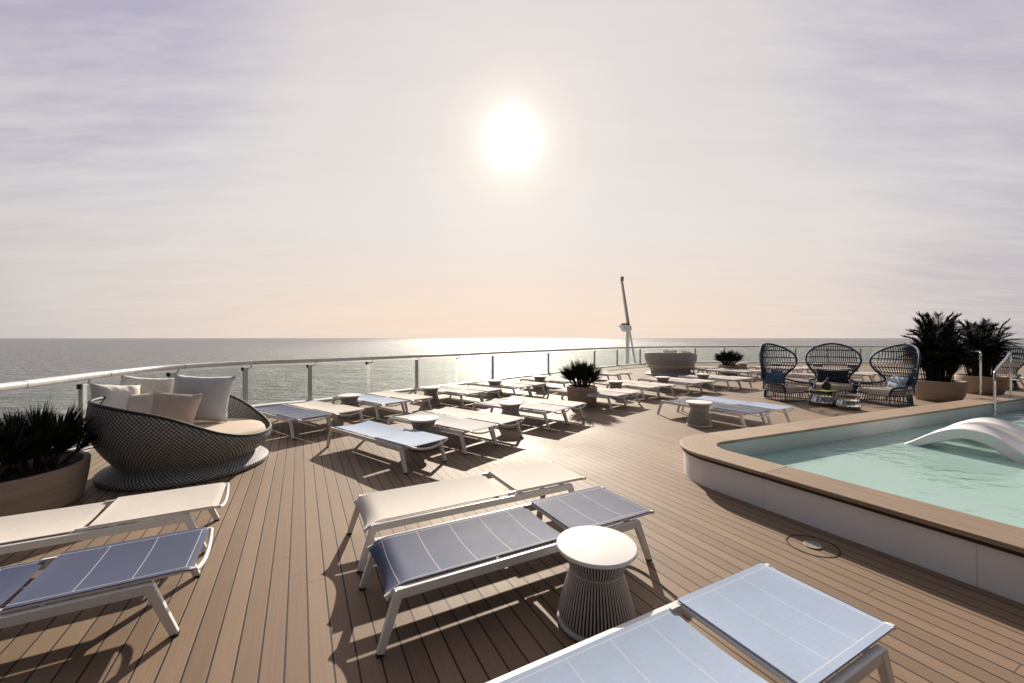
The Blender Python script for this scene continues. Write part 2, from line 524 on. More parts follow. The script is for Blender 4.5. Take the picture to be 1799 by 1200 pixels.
# ---------------------------------------------------------------- mesh helpers
class MB:
    def __init__(s):
        s.bm = bmesh.new()
        s.uvl = None

    def _uv(s):
        if s.uvl is None:
            s.uvl = s.bm.loops.layers.uv.new("UVMap")
        return s.uvl

    def box(s, c, size, rz=0.0, mat=None):
        hx, hy, hz = size[0] / 2, size[1] / 2, size[2] / 2
        T = Matrix.Translation(Vector(c)) @ Matrix.Rotation(rz, 4, 'Z')
        if mat is not None: T = mat
        vs = [s.bm.verts.new(T @ Vector((x * hx, y * hy, z * hz))) for x in (-1, 1) for y in (-1, 1) for z in (-1, 1)]
        for f in ((0, 1, 3, 2), (4, 6, 7, 5), (0, 4, 5, 1), (2, 3, 7, 6), (0, 2, 6, 4), (1, 5, 7, 3)):
            s.bm.faces.new([vs[i] for i in f])
        return s

    def beam(s, p0, p1, w, h, up=(0, 0, 1), w1=None, h1=None):
        """rectangular bar from p0 to p1, w across, h along 'up'"""
        p0, p1 = Vector(p0), Vector(p1)
        d = (p1 - p0).normalized()
        sd_ = d.cross(Vector(up))
        if sd_.length < 1e-4: sd_ = d.cross(Vector((1, 0, 0)))
        sd_.normalize()
        u = sd_.cross(d).normalized()
        w1 = w if w1 is None else w1
        h1 = h if h1 is None else h1
        rings = []
        for p, ww, hh in ((p0, w, h), (p1, w1, h1)):
            rings.append([s.bm.verts.new(p + sd_ * (a * ww / 2) + u * (b * hh / 2)) for a, b in ((-1, -1), (1, -1), (1, 1), (-1, 1))])
        s._skin(rings, False, True)
        return s

    def _skin(s, rings, closed, caps):
        n = len(rings[0])
        m = len(rings)
        for i in range(m if closed else m - 1):
            A, B = rings[i], rings[(i + 1) % m]
            for j in range(n):
                s.bm.faces.new((A[j], A[(j + 1) % n], B[(j + 1) % n], B[j]))
        if caps and not closed:
            s.bm.faces.new(list(reversed(rings[0])))
            s.bm.faces.new(rings[-1])

    def tube(s, pts, r, n=6, closed=False, rx=None, up=None):
        pts = [Vector(p) for p in pts]
        m = len(pts)
        rr = r if isinstance(r, (list, tuple)) else [r] * m
        rings = []
        prev = None
        for i, p in enumerate(pts):
            a = pts[(i - 1) % m] if (closed or i > 0) else p
            b = pts[(i + 1) % m] if (closed or i < m - 1) else p
            d = (b - a)
            if d.length < 1e-9: d = Vector((0, 0, 1))
            d.normalize()
            if up is not None:
                ref = Vector(up)
            else:
                ref = prev if prev is not None else (Vector((0, 0, 1)) if abs(d.z) < 0.9 else Vector((1, 0, 0)))
            sx = d.cross(ref)
            if sx.length < 1e-5: sx = d.cross(Vector((0.3, 1, 0.2)))
            sx.normalize()
            uy = sx.cross(d).normalized()
            prev = uy
            ring = []
            for j in range(n):
                t = 2 * math.pi * j / n
                ring.append(s.bm.verts.new(p + sx * (math.cos(t) * (rx if rx else rr[i])) + uy * (math.sin(t) * rr[i])))
            rings.append(ring)
        s._skin(rings, closed, True)
        return s

    def lathe(s, prof, n=48, c=(0, 0, 0), cap0=True, cap1=True, rot0=0.0):
        c = Vector(c)
        rings = []
        for r, z in prof:
            rings.append([s.bm.verts.new(c + Vector((r * math.cos(2 * math.pi * j / n + rot0), r * math.sin(2 * math.pi * j / n + rot0), z))) for j in range(n)])
        for i in range(len(rings) - 1):
            A, B = rings[i], rings[i + 1]
            for j in range(n):
                s.bm.faces.new((A[j], A[(j + 1) % n], B[(j + 1) % n], B[j]))
        if cap0: s.bm.faces.new(list(reversed(rings[0])))
        if cap1: s.bm.faces.new(rings[-1])
        return s

    def sheet(s, fn, nu, nv, th=0.005, uvf=None):
        """fn(a,b)->Vector for a,b in 0..1; a closed thin slab"""
        top, bot = [], []
        for i in range(nu + 1):
            top.append([]); bot.append([])
            for j in range(nv + 1):
                p = Vector(fn(i / nu, j / nv))
                top[-1].append(s.bm.verts.new(p))
                bot[-1].append(s.bm.verts.new(p - Vector((0, 0, th))))
        for i in range(nu):
            for j in range(nv):
                s.bm.faces.new((top[i][j], top[i + 1][j], top[i + 1][j + 1], top[i][j + 1]))
                s.bm.faces.new((bot[i][j], bot[i][j + 1], bot[i + 1][j + 1], bot[i + 1][j]))
        for i in range(nu):
            s.bm.faces.new((top[i][0], bot[i][0], bot[i + 1][0], top[i + 1][0]))
            s.bm.faces.new((top[i][nv], top[i + 1][nv], bot[i + 1][nv], bot[i][nv]))
        for j in range(nv):
            s.bm.faces.new((top[0][j], top[0][j + 1], bot[0][j + 1], bot[0][j]))
            s.bm.faces.new((top[nu][j], bot[nu][j], bot[nu][j + 1], top[nu][j + 1]))
        return s

    def mesh(s, name, mat, smooth=False, angle=40, bevel=0.0, up=False):
        if up:
            for f in s.bm.faces:
                f.normal_update()
                if f.normal.z < 0: f.normal_flip()
        else:
            bmesh.ops.recalc_face_normals(s.bm, faces=s.bm.faces)
        if bevel:
            es = [e for e in s.bm.edges if len(e.link_faces) == 2 and e.calc_face_angle(0) > R(35)]
            bmesh.ops.bevel(s.bm, geom=es, offset=bevel, segments=2, affect='EDGES', profile=0.5)
        me = bpy.data.meshes.new(name)
        if smooth:
            for f in s.bm.faces: f.smooth = True
            for e in s.bm.edges:
                if len(e.link_faces) == 2 and e.calc_face_angle(0) > R(angle): e.smooth = False
        s.bm.to_mesh(me)
        s.bm.free()
        me.materials.append(mat)
        return me

    def build(s, name, mat, parent=None, **kw):
        return inst(name, s.mesh(name, mat, **kw), parent)


def inst(name, me, parent=None):
    o = bpy.data.objects.new(name, me)
    COL.objects.link(o)
    if parent is not None: o.parent = parent
    return o


def thing(name, label, cat, loc=(0, 0, 0), rz=0.0, group=None):
    o = bpy.data.objects.new(name, None)
    o.empty_display_size = 0.2
    COL.objects.link(o)
    o.location = loc
    o.rotation_euler = (0, 0, rz)
    o['label'] = label
    o['category'] = cat
    if group: o['group'] = group
    return o


def tag(o, label, cat, group=None):
    o['label'] = label
    o['category'] = cat
    if group: o['group'] = group
    return o


def struct(o):
    o['kind'] = 'structure'
    return o


def catmull(pts, n=8):
    pts = [Vector(p) for p in pts]
    P = [pts[0] * 2 - pts[1]] + pts + [pts[-1] * 2 - pts[-2]]
    out = []
    for i in range(1, len(P) - 2):
        a, b, c, d = P[i - 1], P[i], P[i + 1], P[i + 2]
        for q in range(n):
            t = q / n
            out.append(0.5 * ((2 * b) + (c - a) * t + (2 * a - 5 * b + 4 * c - d) * t * t + (3 * b - a - 3 * c + d) * t ** 3))
    out.append(pts[-1].copy())
    return out


# ---------------------------------------------------------------- setting: sea, deck, hull
SEA_Z = -26.0
b = MB()
for ring in ((1,),):
    v = [b.bm.verts.new((x, y, SEA_Z)) for x, y in ((-70000, -3000), (70000, -3000), (70000, 70000), (-70000, 70000))]
    b.bm.faces.new(v)
struct(b.build('sea', M['sea'], up=True))

# the guard rail's line on the deck, port side round to the stern
RZ = 1.07
rail_px = [(183, 657.5), (300, 645.5), (445, 637), (545, 633.6), (650, 629.3), (800, 623), (866, 620), (964, 616), (1045, 612.6)]
rail_pts = [Vector((-3.6, -4.0, 0)), Vector((-5.0, 1.2, 0)), Vector((-5.95, 4.6, 0))]
for px, py in rail_px:
    q = at(px, py, RZ)
    rail_pts.append(Vector((q.x, q.y, 0)))
rail_pts += [Vector((8.0, 25.4, 0)), Vector((12.2, 26.9, 0)), Vector((18.5, 27.4, 0)), Vector((26, 27.4, 0)), Vector((36, 27.2, 0)), Vector((46, 26.4, 0))]
rail_line = catmull(rail_pts, 10)

# pool outline in plank axes (u across, v along)
FRONT_U, END_U, NEAR_V, CW = 3.93, 13.85, -5.0, 0.42


def far_v(u): return 3.72 - 0.072 * (u - FRONT_U)


def pool_loop(off, r, n=14):
    """closed loop off metres inside the coping's outer edge, rounded corners"""
    u0, u1 = FRONT_U + off, END_U + CW - off
    v0 = NEAR_V + off
    cor = [(u0, v0), (u0, far_v(u0) - off), (u1, far_v(u1) - off), (u1, v0)]
    pts = []
    for i in range(4):
        p = Vector(cor[i]); a = Vector(cor[i - 1]); c = Vector(cor[(i + 1) % 4])
        d1 = (a - p).normalized(); d2 = (c - p).normalized()
        rr = r if i == 1 else max(0.05, min(0.25, r * 0.3))
        half = math.acos(max(-1, min(1, d1.dot(d2)))) / 2
        tl = rr / math.tan(half)
        ctr = p + (d1 + d2).normalized() * (rr / math.sin(half))
        s0 = p + d1 * tl - ctr
        s1 = p + d2 * tl - ctr
        a0 = math.atan2(s0.y, s0.x); a1 = math.atan2(s1.y, s1.x)
        da = (a1 - a0 + math.pi) % (2 * math.pi) - math.pi
        for q in range(n + 1):
            t = a0 + da * q / n
            pts.append(ctr + Vector((math.cos(t), math.sin(t))) * rr)
    return pts


LOOPS = {k: [UV(p.x, p.y) for p in pool_loop(o, r)] for k, o, r in
         (('out', 0.0, 0.72), ('wall', 0.045, 0.68), ('trim', 0.020, 0.70), ('inner', CW, 0.30), ('basin', CW - 0.02, 0.32), ('hole', 0.15, 0.57))}

b = MB()
outer = [Vector((p.x, p.y, 0)) for p in rail_line] + [Vector((46, -6, 0)), Vector((-3.0, -6, 0))]
hole = LOOPS['hole']
tri = tessellate_polygon([outer, hole])
allp = outer + hole
vs = [b.bm.verts.new(p) for p in allp]
for t in tri:
    try: b.bm.faces.new([vs[i] for i in t])
    except ValueError: pass
for f in b.bm.faces:
    f.normal_update()
    if f.normal.z < 0: f.normal_flip()
me = bpy.data.meshes.new('deck')
b.bm.to_mesh(me); b.bm.free()
me.materials.append(M['deck'])
struct(inst('deck', me))

# the ship's side under the deck edge
b = MB()
edge = [p.copy() for p in outer]
n = len(edge)
cen = sum(edge, Vector()) / n
top = []
bot = []
for p in edge:
    o_ = (p - cen).normalized() * 0.12
    top.append(b.bm.verts.new((p.x + o_.x, p.y + o_.y, -0.02)))
    bot.append(b.bm.verts.new((p.x + o_.x, p.y + o_.y, SEA_Z - 2)))
for i in range(n):
    b.bm.faces.new((top[i], top[(i + 1) % n], bot[(i + 1) % n], bot[i]))
struct(b.build('hull', M['hull']))


# ---------------------------------------------------------------- guard rail
def build_railing():
    root = thing('guard_railing', 'white ship guard railing with clear glass panels curving round the deck edge', 'railing')
    L = [p.copy() for p in rail_line]
    cum = [0.0]
    for i in range(1, len(L)): cum.append(cum[-1] + (L[i] - L[i - 1]).length)

    def pos(s):
        s = max(0.0, min(cum[-1] - 1e-6, s))
        lo = 0
        while lo < len(cum) - 2 and cum[lo + 1] < s: lo += 1
        t = (s - cum[lo]) / (cum[lo + 1] - cum[lo])
        return L[lo].lerp(L[lo + 1], t), (L[lo + 1] - L[lo]).normalized()

    def s_at(px):
        """arc length where the line is seen at that column"""
        best = None
        for i in range(len(L)):
            if L[i].y < 3: continue
            x = CX + F * L[i].x / L[i].y
            if best is None or abs(x - px) < best[0]: best = (abs(x - px), cum[i])
        # refine
        s0 = best[1]
        cands = [s0 + d * 0.02 for d in range(-60, 61)]
        return min(cands, key=lambda s: abs(CX + F * pos(s)[0].x / pos(s)[0].y - px) if pos(s)[0].y > 1 else 9e9)

    # hand rail: wide rounded cap
    prof = []
    for j in range(16):
        t = 2 * math.pi * j / 16
        ct, st = math.cos(t), math.sin(t)
        prof.append((math.copysign(abs(ct) ** 0.7, ct) * 0.070, math.copysign(abs(st) ** 0.8, st) * 0.050))
    m = MB()
    rings = []
    for i in range(len(L)):
        d = (L[min(i + 1, len(L) - 1)] - L[max(i - 1, 0)]).normalized()
        sx = Vector((d.y, -d.x, 0))
        rings.append([m.bm.verts.new(L[i] + Vector((0, 0, RZ)) + sx * a + Vector((0, 0, c))) for a, c in prof])
    m._skin(rings, False, True)
    m.build('top_rail', M['rail_white'], root, smooth=True, angle=60)
    # curb under the glass
    m = MB()
    rings = []
    for i in range(len(L)):
        d = (L[min(i + 1, len(L) - 1)] - L[max(i - 1, 0)]).normalized()
        sx = Vector((d.y, -d.x, 0))
        rings.append([m.bm.verts.new(L[i] + sx * a + Vector((0, 0, c))) for a, c in ((-0.14, -0.05), (0.16, -0.05), (0.16, 0.05), (-0.14, 0.05))])
    m._skin(rings, False, True)
    m.build('curb', M['wall_white'], root)
    # joints in the hand rail
    for px in (38, 188, 322, 446, 556):
        p, d = pos(s_at(px))
        j = MB()
        sx = Vector((d.y, -d.x, 0))
        rr = []
        for q in (-0.007, 0.007):
            rr.append([j.bm.verts.new(p + d * q + Vector((0, 0, RZ)) + sx * (a * 1.03) + Vector((0, 0, c * 1.05))) for a, c in prof])
        j._skin(rr, False, True)
        j.build('rail_joint', M['mast_dark'], root)
    # posts (full) and the slim glass clamps between them
    full_px = [146, 302, 432, 545, 732, 866, 964, 1045, 1085, 1125, 1172, 1222, 1273, 1340, 1398, 1455, 1512, 1570, 1627, 1684, 1741, 1798]
    slim_px = [648, 803, 917, 1007]
    stops = sorted([(s_at(p), 'full') for p in full_px] + [(s_at(p), 'slim') for p in slim_px])
    stops = [(stops[0][0] - 1.75 * i, 'full') for i in (3, 2, 1)] + stops
    prev_s = None
    for s, kind in stops:
        p, d = pos(s)
        sx = Vector((d.y, -d.x, 0))          # outboard is -sx on this line
        rot = math.atan2(d.y, d.x)
        if kind == 'full':
            pm = MB()
            pm.box(p + Vector((0, 0, 0.505)), (0.095, 0.055, 0.91), rot)
            pm.box(p + Vector((0, 0, 0.062)), (0.16, 0.12, 0.024), rot)
            po = pm.build('post', M['post_white'], root, bevel=0.004)
        else:
            pm = MB()
            pm.box(p + Vector((0, 0, 0.93)), (0.045, 0.035, 0.07), rot)
            po = pm.build('glass_clamp', M['post_white'], root, bevel=0.004)
        bm_ = MB()
        q0 = p + Vector((0, 0, 0.94))
        bm_.tube([q0 + d * 0.03, q0 + d * 0.11 + Vector((0, 0, 0.005)), q0 + d * 0.14 + Vector((0, 0, 0.05)), q0 + d * 0.145 + Vector((0, 0, 0.11))], 0.013, 6)
        bm_.build('bracket', M['post_white'], po, smooth=True)
        if s < s_at(700):
            cm = MB()
            cm.box(p - d * 0.062 + Vector((0, 0, 0.93)), (0.03, 0.06, 0.075), rot)
            cm.build('glass_clip', M['black_rubber'], po)
        if prev_s is not None:
            g = MB()
            k0, k1 = prev_s + 0.055, s - 0.055
            nn = max(1, int((k1 - k0) / 0.5))
            rr = []
            for i in range(nn + 1):
                pp, dd = pos(k0 + (k1 - k0) * i / nn)
                nx = Vector((dd.y, -dd.x, 0))
                rr.append([g.bm.verts.new(pp + nx * a + Vector((0, 0, c))) for a, c in ((-0.006, 0.056), (0.006, 0.056), (0.006, 0.975), (-0.006, 0.975))])
            g._skin(rr, False, True)
            g.build('glass_panel', M['glass'], root)
        prev_s = s
build_railing()


# ---------------------------------------------------------------- pool
CZ, CT, WZ = 0.36, 0.032, 0.125


def strip(mb, A, B, zA, zB, closed=True):
    n = len(A)
    va = [mb.bm.verts.new((p.x, p.y, zA)) for p in A]
    vb = [mb.bm.verts.new((p.x, p.y, zB)) for p in B]
    for i in range(n if closed else n - 1):
        mb.bm.faces.new((va[i], va[(i + 1) % n], vb[(i + 1) % n], vb[i]))
    return va, vb


def build_pool():
    root = thing('swimming_pool', 'raised swimming pool with wooden coping and white side wall', 'swimming pool')
    # coping ring: box section with uv along the ring
    m = MB()
    uvl = m._uv()
    O, I = LOOPS['out'], LOOPS['inner']
    n = len(O)
    cum = [0.0]
    mids = [(O[i] + I[i]) / 2 for i in range(n)]
    for i in range(n): cum.append(cum[-1] + (mids[(i + 1) % n] - mids[i]).length)
    sec = [(0, CZ - CT), (0, CZ - 0.008), (0.008 / CW, CZ), (1 - 0.008 / CW, CZ), (1, CZ - 0.008), (1, CZ - CT)]
    rings = [[m.bm.verts.new((O[i].lerp(I[i], t).x, O[i].lerp(I[i], t).y, z)) for t, z in sec] for i in range(n)]
    for i in range(n):
        A, B = rings[i], rings[(i + 1) % n]
        for j in range(len(sec)):
            j2 = (j + 1) % len(sec)
            f = m.bm.faces.new((A[j], A[j2], B[j2], B[j]))
            tj = sec[j][0] * CW + (0.02 if j in (0, 4) else 0)
            tj2 = sec[j2][0] * CW
            for lp, (uu, vv) in zip(f.loops, ((cum[i], tj), (cum[i], tj2), (cum[i + 1], tj2), (cum[i + 1], tj))):
                lp[uvl].uv = (uu + 0.9, vv)
    m.build('coping', M['coping'], root)
    m = MB()
    strip(m, LOOPS['wall'], LOOPS['wall'], -0.02, CZ - CT - 0.001)
    m.build('side_wall', M['wall_white'], root)
    for v_ in (2.35, 0.95, -0.5, -2.0, -3.5):      # joints between the wall panels
        j_ = MB()
        j_.box(UV(FRONT_U + 0.0445, v_, 0.145), (0.002, 0.004, 0.286), math.atan2(BX.y, BX.x))
        j_.build('panel_joint', M['joint_grey'], root)
    m = MB()
    strip(m, LOOPS['basin'], LOOPS['basin'], -0.45, CZ - CT - 0.001)
    m.build('basin_wall', M['basin_wall'], root)
    m = MB()
    m.bm.faces.new([m.bm.verts.new((p.x, p.y, -0.45)) for p in LOOPS['basin']])
    m.build('basin_floor', M['pool_tile'], root, up=True)
    m = MB()      # dark strip that paints in the shade under the coping lip
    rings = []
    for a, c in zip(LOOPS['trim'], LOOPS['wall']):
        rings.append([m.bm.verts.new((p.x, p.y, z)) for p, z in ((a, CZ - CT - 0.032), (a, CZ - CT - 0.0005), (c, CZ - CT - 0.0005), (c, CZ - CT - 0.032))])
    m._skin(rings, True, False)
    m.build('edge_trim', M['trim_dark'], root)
    # entry steps at the far end
    rz = math.atan2(BX.y, BX.x)
    for i, (w, z) in enumerate(((0.5, 0.07), (1.0, -0.10), (1.5, -0.27))):
        m = MB()
        ue = END_U - 0.03
        hgt = z + 0.449
        m.box(UV(ue - w / 2 - 0.002 * i, 1.2 - 0.004 * i, -0.449 + hgt / 2), (w, 3.3 - 0.01 * i, hgt), rz)
        m.build('step', M['step_dark'], root)
build_pool()
m = MB()
m.bm.faces.new([m.bm.verts.new((p.x, p.y, WZ)) for p in LOOPS['basin']])
struct(m.build('pool_water', M['pool_water'], up=True))


def handrail(name_label, pts):
    m = MB()
    m.tube(catmull(pts, 6), 0.021, 10)
    o = m.build('pool_handrail', M['steel'], None, smooth=True)
    tag(o, name_label, 'handrail', 'steel handrails at the pool steps')


pA = at(1723, 693, CZ)
handrail('bent steel handrail sloping down beside the palm planters', [
    pA + Vector((0, 0, 0)), pA + Vector((0, 0, 0.5)), pA + Vector((0, 0, 0.88)), pA + Vector((0.05, 0.06, 0.965)),
    pA + Vector((0.6, 0.78, 0.93)), pA + Vector((1.3, 1.68, 0.80)), pA + Vector((1.68, 2.17, 0.72)), pA + Vector((1.73, 2.24, 0.4)), pA + Vector((1.73, 2.24, -0.36))])
pB = at(1776, 697, CZ)
pC = at(1748, 729, WZ)
handrail('bent steel handrail running down into the pool water', [
    pB, pB + Vector((0, 0, 0.5)), pB + Vector((0, 0, 0.86)), pB.lerp(pC, 0.06) + Vector((0, 0, 0.97)), pB.lerp(pC, 0.3) + Vector((0, 0, 0.93)),
    Vector((pC.x, pC.y, 0)).lerp(Vector((pB.x, pB.y, 0)), 0.10) + Vector((0, 0, 1.02)), Vector((pC.x, pC.y, 0.88)), Vector((pC.x, pC.y, 0.5)), Vector((pC.x, pC.y, -0.42))])


def chaise(px, py, label):
    """white in-pool lounger: low legs, hump, seat hollow, raised back"""
    tip = at(px, py, WZ)
    d = -AX.copy()
    d = Vector((d.x * 0.92 + 0.12, d.y, 0)).normalized()
    sd_ = Vector((-d.y, d.x, 0))
    prof = [(0.0, -0.02), (0.12, 0.07), (0.28, 0.19), (0.48, 0.29), (0.66, 0.305), (0.85, 0.24), (1.02, 0.12), (1.17, 0.03), (1.32, 0.02), (1.5, 0.12), (1.7, 0.30), (1.86, 0.46)]
    cv = catmull([Vector((x, 0, z)) for x, z in prof], 5)
    m = MB()
    n = len(cv)
    rings = []
    W = 0.60
    for i, q in enumerate(cv):
        tt = (cv[min(i + 1, n - 1)] - cv[max(i - 1, 0)]).normalized()
        nz = Vector((-tt.z, 0, tt.x))
        ring = []
        TH = 0.05 + 0.07 * min(1.0, max(0.0, q.x / 0.3)) * min(1.0, max(0.2, (1.9 - q.x) / 0.5))
        sec = [(0, 0.014), (0.05, 0.024), (0.11, 0.0), (0.5, -0.012), (0.89, 0.0), (0.95, 0.024), (1, 0.014), (1, -TH * 0.85), (0.94, -TH), (0.5, -TH * 0.8), (0.06, -TH), (0, -TH * 0.85)]
        for a, h in sec:
            ring.append(m.bm.verts.new(tip + d * (q.x + nz.x * h) + sd_ * (a * W) + Vector((0, 0, q.z + nz.z * h))))
        rings.append(ring)
    m._skin(rings, False, True)
    o = m.build('pool_chaise', M['chaise'], None, smooth=True, angle=50)
    tag(o, label, 'pool lounger', 'white wave shaped loungers in the pool')


chaise(1590, 780, 'white wave shaped lounger in the pool, the front one of two')
chaise(1624, 767, 'white wave shaped lounger in the pool, partly hidden behind its twin')


# floor drain
def build_drain():
    c = at(1428, 959)
    root = thing('floor_drain', 'round deck drain cover with a small slotted grille beside the pool wall', 'drain', (c.x, c.y, 0))
    m = MB()
    pts = []
    for rr in (0.165, 0.178):
        pts.append([m.bm.verts.new((rr * math.cos(2 * math.pi * i / 64), rr * math.sin(2 * math.pi * i / 64), 0.003)) for i in range(64)])
    for i in range(64):
        m.bm.faces.new((pts[0][i], pts[0][(i + 1) % 64], pts[1][(i + 1) % 64], pts[1][i]))
    m.build('groove', M['groove'], root)
    m = MB()
    m.lathe([(0.060, 0.002), (0.060, 0.004)], 32)
    m.build('well', M['groove'], root)
    m = MB()
    m.tube([(0.057 * math.cos(2 * math.pi * i / 32), 0.057 * math.sin(2 * math.pi * i / 32), 0.006) for i in range(32)], 0.004, 6, True)
    for i in range(-4, 5):
        x = i * 0.012
        h = math.sqrt(max(0, 0.055 ** 2 - x * x))
        m.box((x, 0, 0.006), (0.006, 2 * h, 0.006))
    m.build('grille', M['drain_metal'], root)
    root.rotation_euler = (0, 0, math.atan2(BX.y, BX.x) - R(90))
build_drain()

# ---------------------------------------------------------------- sun loungers
LM = {}


def lounger_meshes():
    HW = 0.305
    m = MB()
    for s in (-1, 1):
        m.beam((-0.945, s * HW, 0.288), (0.80, s * HW, 0.288), 0.036, 0.052)
    for x, z in ((0.10, 0.275), (0.33, 0.272), (0.77, 0.278)):
        m.beam((x, -HW + 0.017, z), (x, HW - 0.017, z), 0.03, 0.026)
    LM['frame'] = m.mesh('frame', M['white_metal'], bevel=0.005)
    for nm, x0, x1 in (('leg_foot', -0.93, -1.03), ('leg_back', 0.785, 0.90)):
        for s in (-1, 1):
            m = MB()
            m.beam((x0, s * (HW + 0.001), 0.305), (x1, s * (HW + 0.012), 0.012), 0.040, 0.050, (1, 0, 0), 0.034, 0.040)
            LM[nm + str(s)] = m.mesh('leg', M['white_metal'], bevel=0.005)
            m = MB()
            m.box((x1 + (0.001 if x1 > 0 else -0.001), s * (HW + 0.012), 0.005), (0.038, 0.032, 0.010))
            LM[nm + 'cap' + str(s)] = m.mesh('foot_cap', M['black_rubber'])
    m = MB()   # backrest frame with bowed end bar
    for s in (-1, 1):
        m.beam((0.235, s * 0.278, 0.327), (0.985, s * 0.278, 0.327), 0.020, 0.018)
        m.box((0.20, s * 0.272, 0.322), (0.06, 0.018, 0.022))
    bow = [Vector((0.985 + 0.012 * (1 - (y / 0.285) ** 2), y, 0.324 - 0.052 * (1 - (y / 0.285) ** 2))) for y in [(-0.285 + 0.57 * i / 14) for i in range(15)]]
    m.tube(bow, 0.013, 8)
    m.beam((0.245, -0.27, 0.322), (0.245, 0.27, 0.322), 0.018, 0.016)
    LM['backrest_frame'] = m.mesh('backrest_frame', M['white_metal'], smooth=True, angle=30)
    m = MB()   # foot end bar
    bow = [Vector((-1.0 + 0.03 * (1 - (y / 0.285) ** 2), y, 0.272 - 0.022 * (1 - (y / 0.285) ** 2))) for y in [(-0.285 + 0.57 * i / 14) for i in range(15)]]
    m.tube([v + Vector((0.012, 0, -0.012)) for v in bow], 0.008, 8)
    for s in (-1, 1):
        m.beam((-0.93, s * 0.282, 0.30), (-1.0, s * 0.282, 0.272), 0.014, 0.02)
    LM['end_bar'] = m.mesh('end_bar', M['white_metal'], smooth=True, angle=30)

    def seat(a, b_):
        y = (b_ - 0.5) * 2
        x = -1.0 + a * 1.185
        z = 0.326 - 0.019 * (1 - y * y)
        if x < -0.86:
            t = (-0.86 - x) / 0.14
            z -= 0.048 * t * t + 0.02 * t * t * (1 - y * y)
            x += 0.032 * t * (1 - y * y)
        if a > 0.985: z -= 0.004
        return (x, y * 0.284, z)

    def back(a, b_):
        y = (b_ - 0.5) * 2
        x = 0.245 + a * 0.73
        z = 0.343 - 0.012 * (1 - y * y) * math.sin(math.pi * min(1, max(0, a))) ** 0.5
        if a > 0.94: z -= 0.012 * ((a - 0.94) / 0.06) ** 2
        return (x, y * 0.296, z)

    for c in ('navy', 'blue', 'cream', 'grey'):
        m = MB(); m.sheet(seat, 40, 12, 0.005)
        LM['seat_' + c] = m.mesh('seat_sling', M['sling_' + c], smooth=True, angle=50)
        m = MB(); m.sheet(back, 26, 12, 0.006)
        LM['back_' + c] = m.mesh('backrest_sling', M['sling_' + c], smooth=True, angle=50)
lounger_meshes()


def lounger(center, heading, colour, label, group):
    t = thing('sun_lounger', label, 'sun lounger', (center[0], center[1], 0), heading, group)
    inst('frame', LM['frame'], t)
    inst('backrest_frame', LM['backrest_frame'], t)
    inst('end_bar', LM['end_bar'], t)
    inst('seat_sling', LM['seat_' + colour], t)
    inst('backrest_sling', LM['back_' + colour], t)
    for nm in ('leg_foot', 'leg_back'):
        for s in (-1, 1):
            l = inst('leg', LM[nm + str(s)], t)
            inst('foot_cap', LM[nm + 'cap' + str(s)], l)
    return t


def near_lounger(px, py, deg, colour, label, group, z=0.33):
    """px, py: where the middle of the backrest's end is seen; deg: bearing of the backrest end"""
    N = at(px, py, z)
    d = Vector((math.cos(R(deg)), math.sin(R(deg)), 0))
    return lounger(N - d * 0.99, R(deg), colour, label, group)


def pair(px, py, deg, cols, labels, group, gap=0.655, z=0.33):
    """near-left corner of the first backrest end; the rest stand to its right"""
    N = at(px, py, z)
    d = Vector((math.cos(R(deg)), math.sin(R(deg)), 0))
    p = Vector((-d.y, d.x, 0))
    for i, (c, l) in enumerate(zip(cols, labels)):
        q = N + p * (0.31 + gap * i) - d * 0.99
        lounger(q, R(deg), c, l, group)


FG = 'sun loungers in the front rows'
MG = 'sun loungers in the middle rows'
RG = 'sun loungers along the railing'
BG = 'sun loungers beyond the blue chairs'
H0 = 27.6
# front: D, C, E, A, B
def two_corner(nl, nr, deg_hint, colour, label, group):
    """nl: near foot corner, nr: near backrest corner (the side facing the camera)"""
    a, c = at(*nl, 0.33), at(*nr, 0.335)
    d = (c - a).normalized()
    ang = math.atan2(d.y, d.x)
    p = Vector((-d.y, d.x, 0))
    mid = (a + c) / 2 + p * 0.295
    lounger(mid, ang, colour, label, group)


two_corner((674, 1034), (1154, 897), 28, 'navy', 'slate blue sun lounger behind the nearest drum side table', FG)
two_corner((636, 920), (1034, 838), 28, 'cream', 'cream sun lounger with pale seams, just behind the slate blue one', FG)
# light blue, front right
dE = Vector((math.cos(R(H0)), math.sin(R(H0)), 0)); pE = Vector((-dE.y, dE.x, 0))
cE = (at(1345, 989, 0.338) + at(1572, 1099, 0.338)) / 2 - dE * 0.975
lounger(cE, R(H0), 'blue', 'light blue sun lounger cut off by the bottom edge of the photo', FG)
dA = Vector((math.cos(R(29.5)), math.sin(R(29.5)), 0))
cA = (at(401, 847, 0.338) + at(385.6, 888, 0.338)) / 2 - dA * 0.985
lounger(cA, R(29.5), 'cream', 'plain cream sun lounger in front of the big planter and daybed', FG)
dB = Vector((math.cos(R(29.0)), math.sin(R(29.0)), 0))
cB = (at(374, 925, 0.338) + at(341, 997, 0.338)) / 2 - dB * 0.985
lounger(cB, R(29.0), 'navy', 'dark navy sun lounger in front of the plain cream one at left', FG)

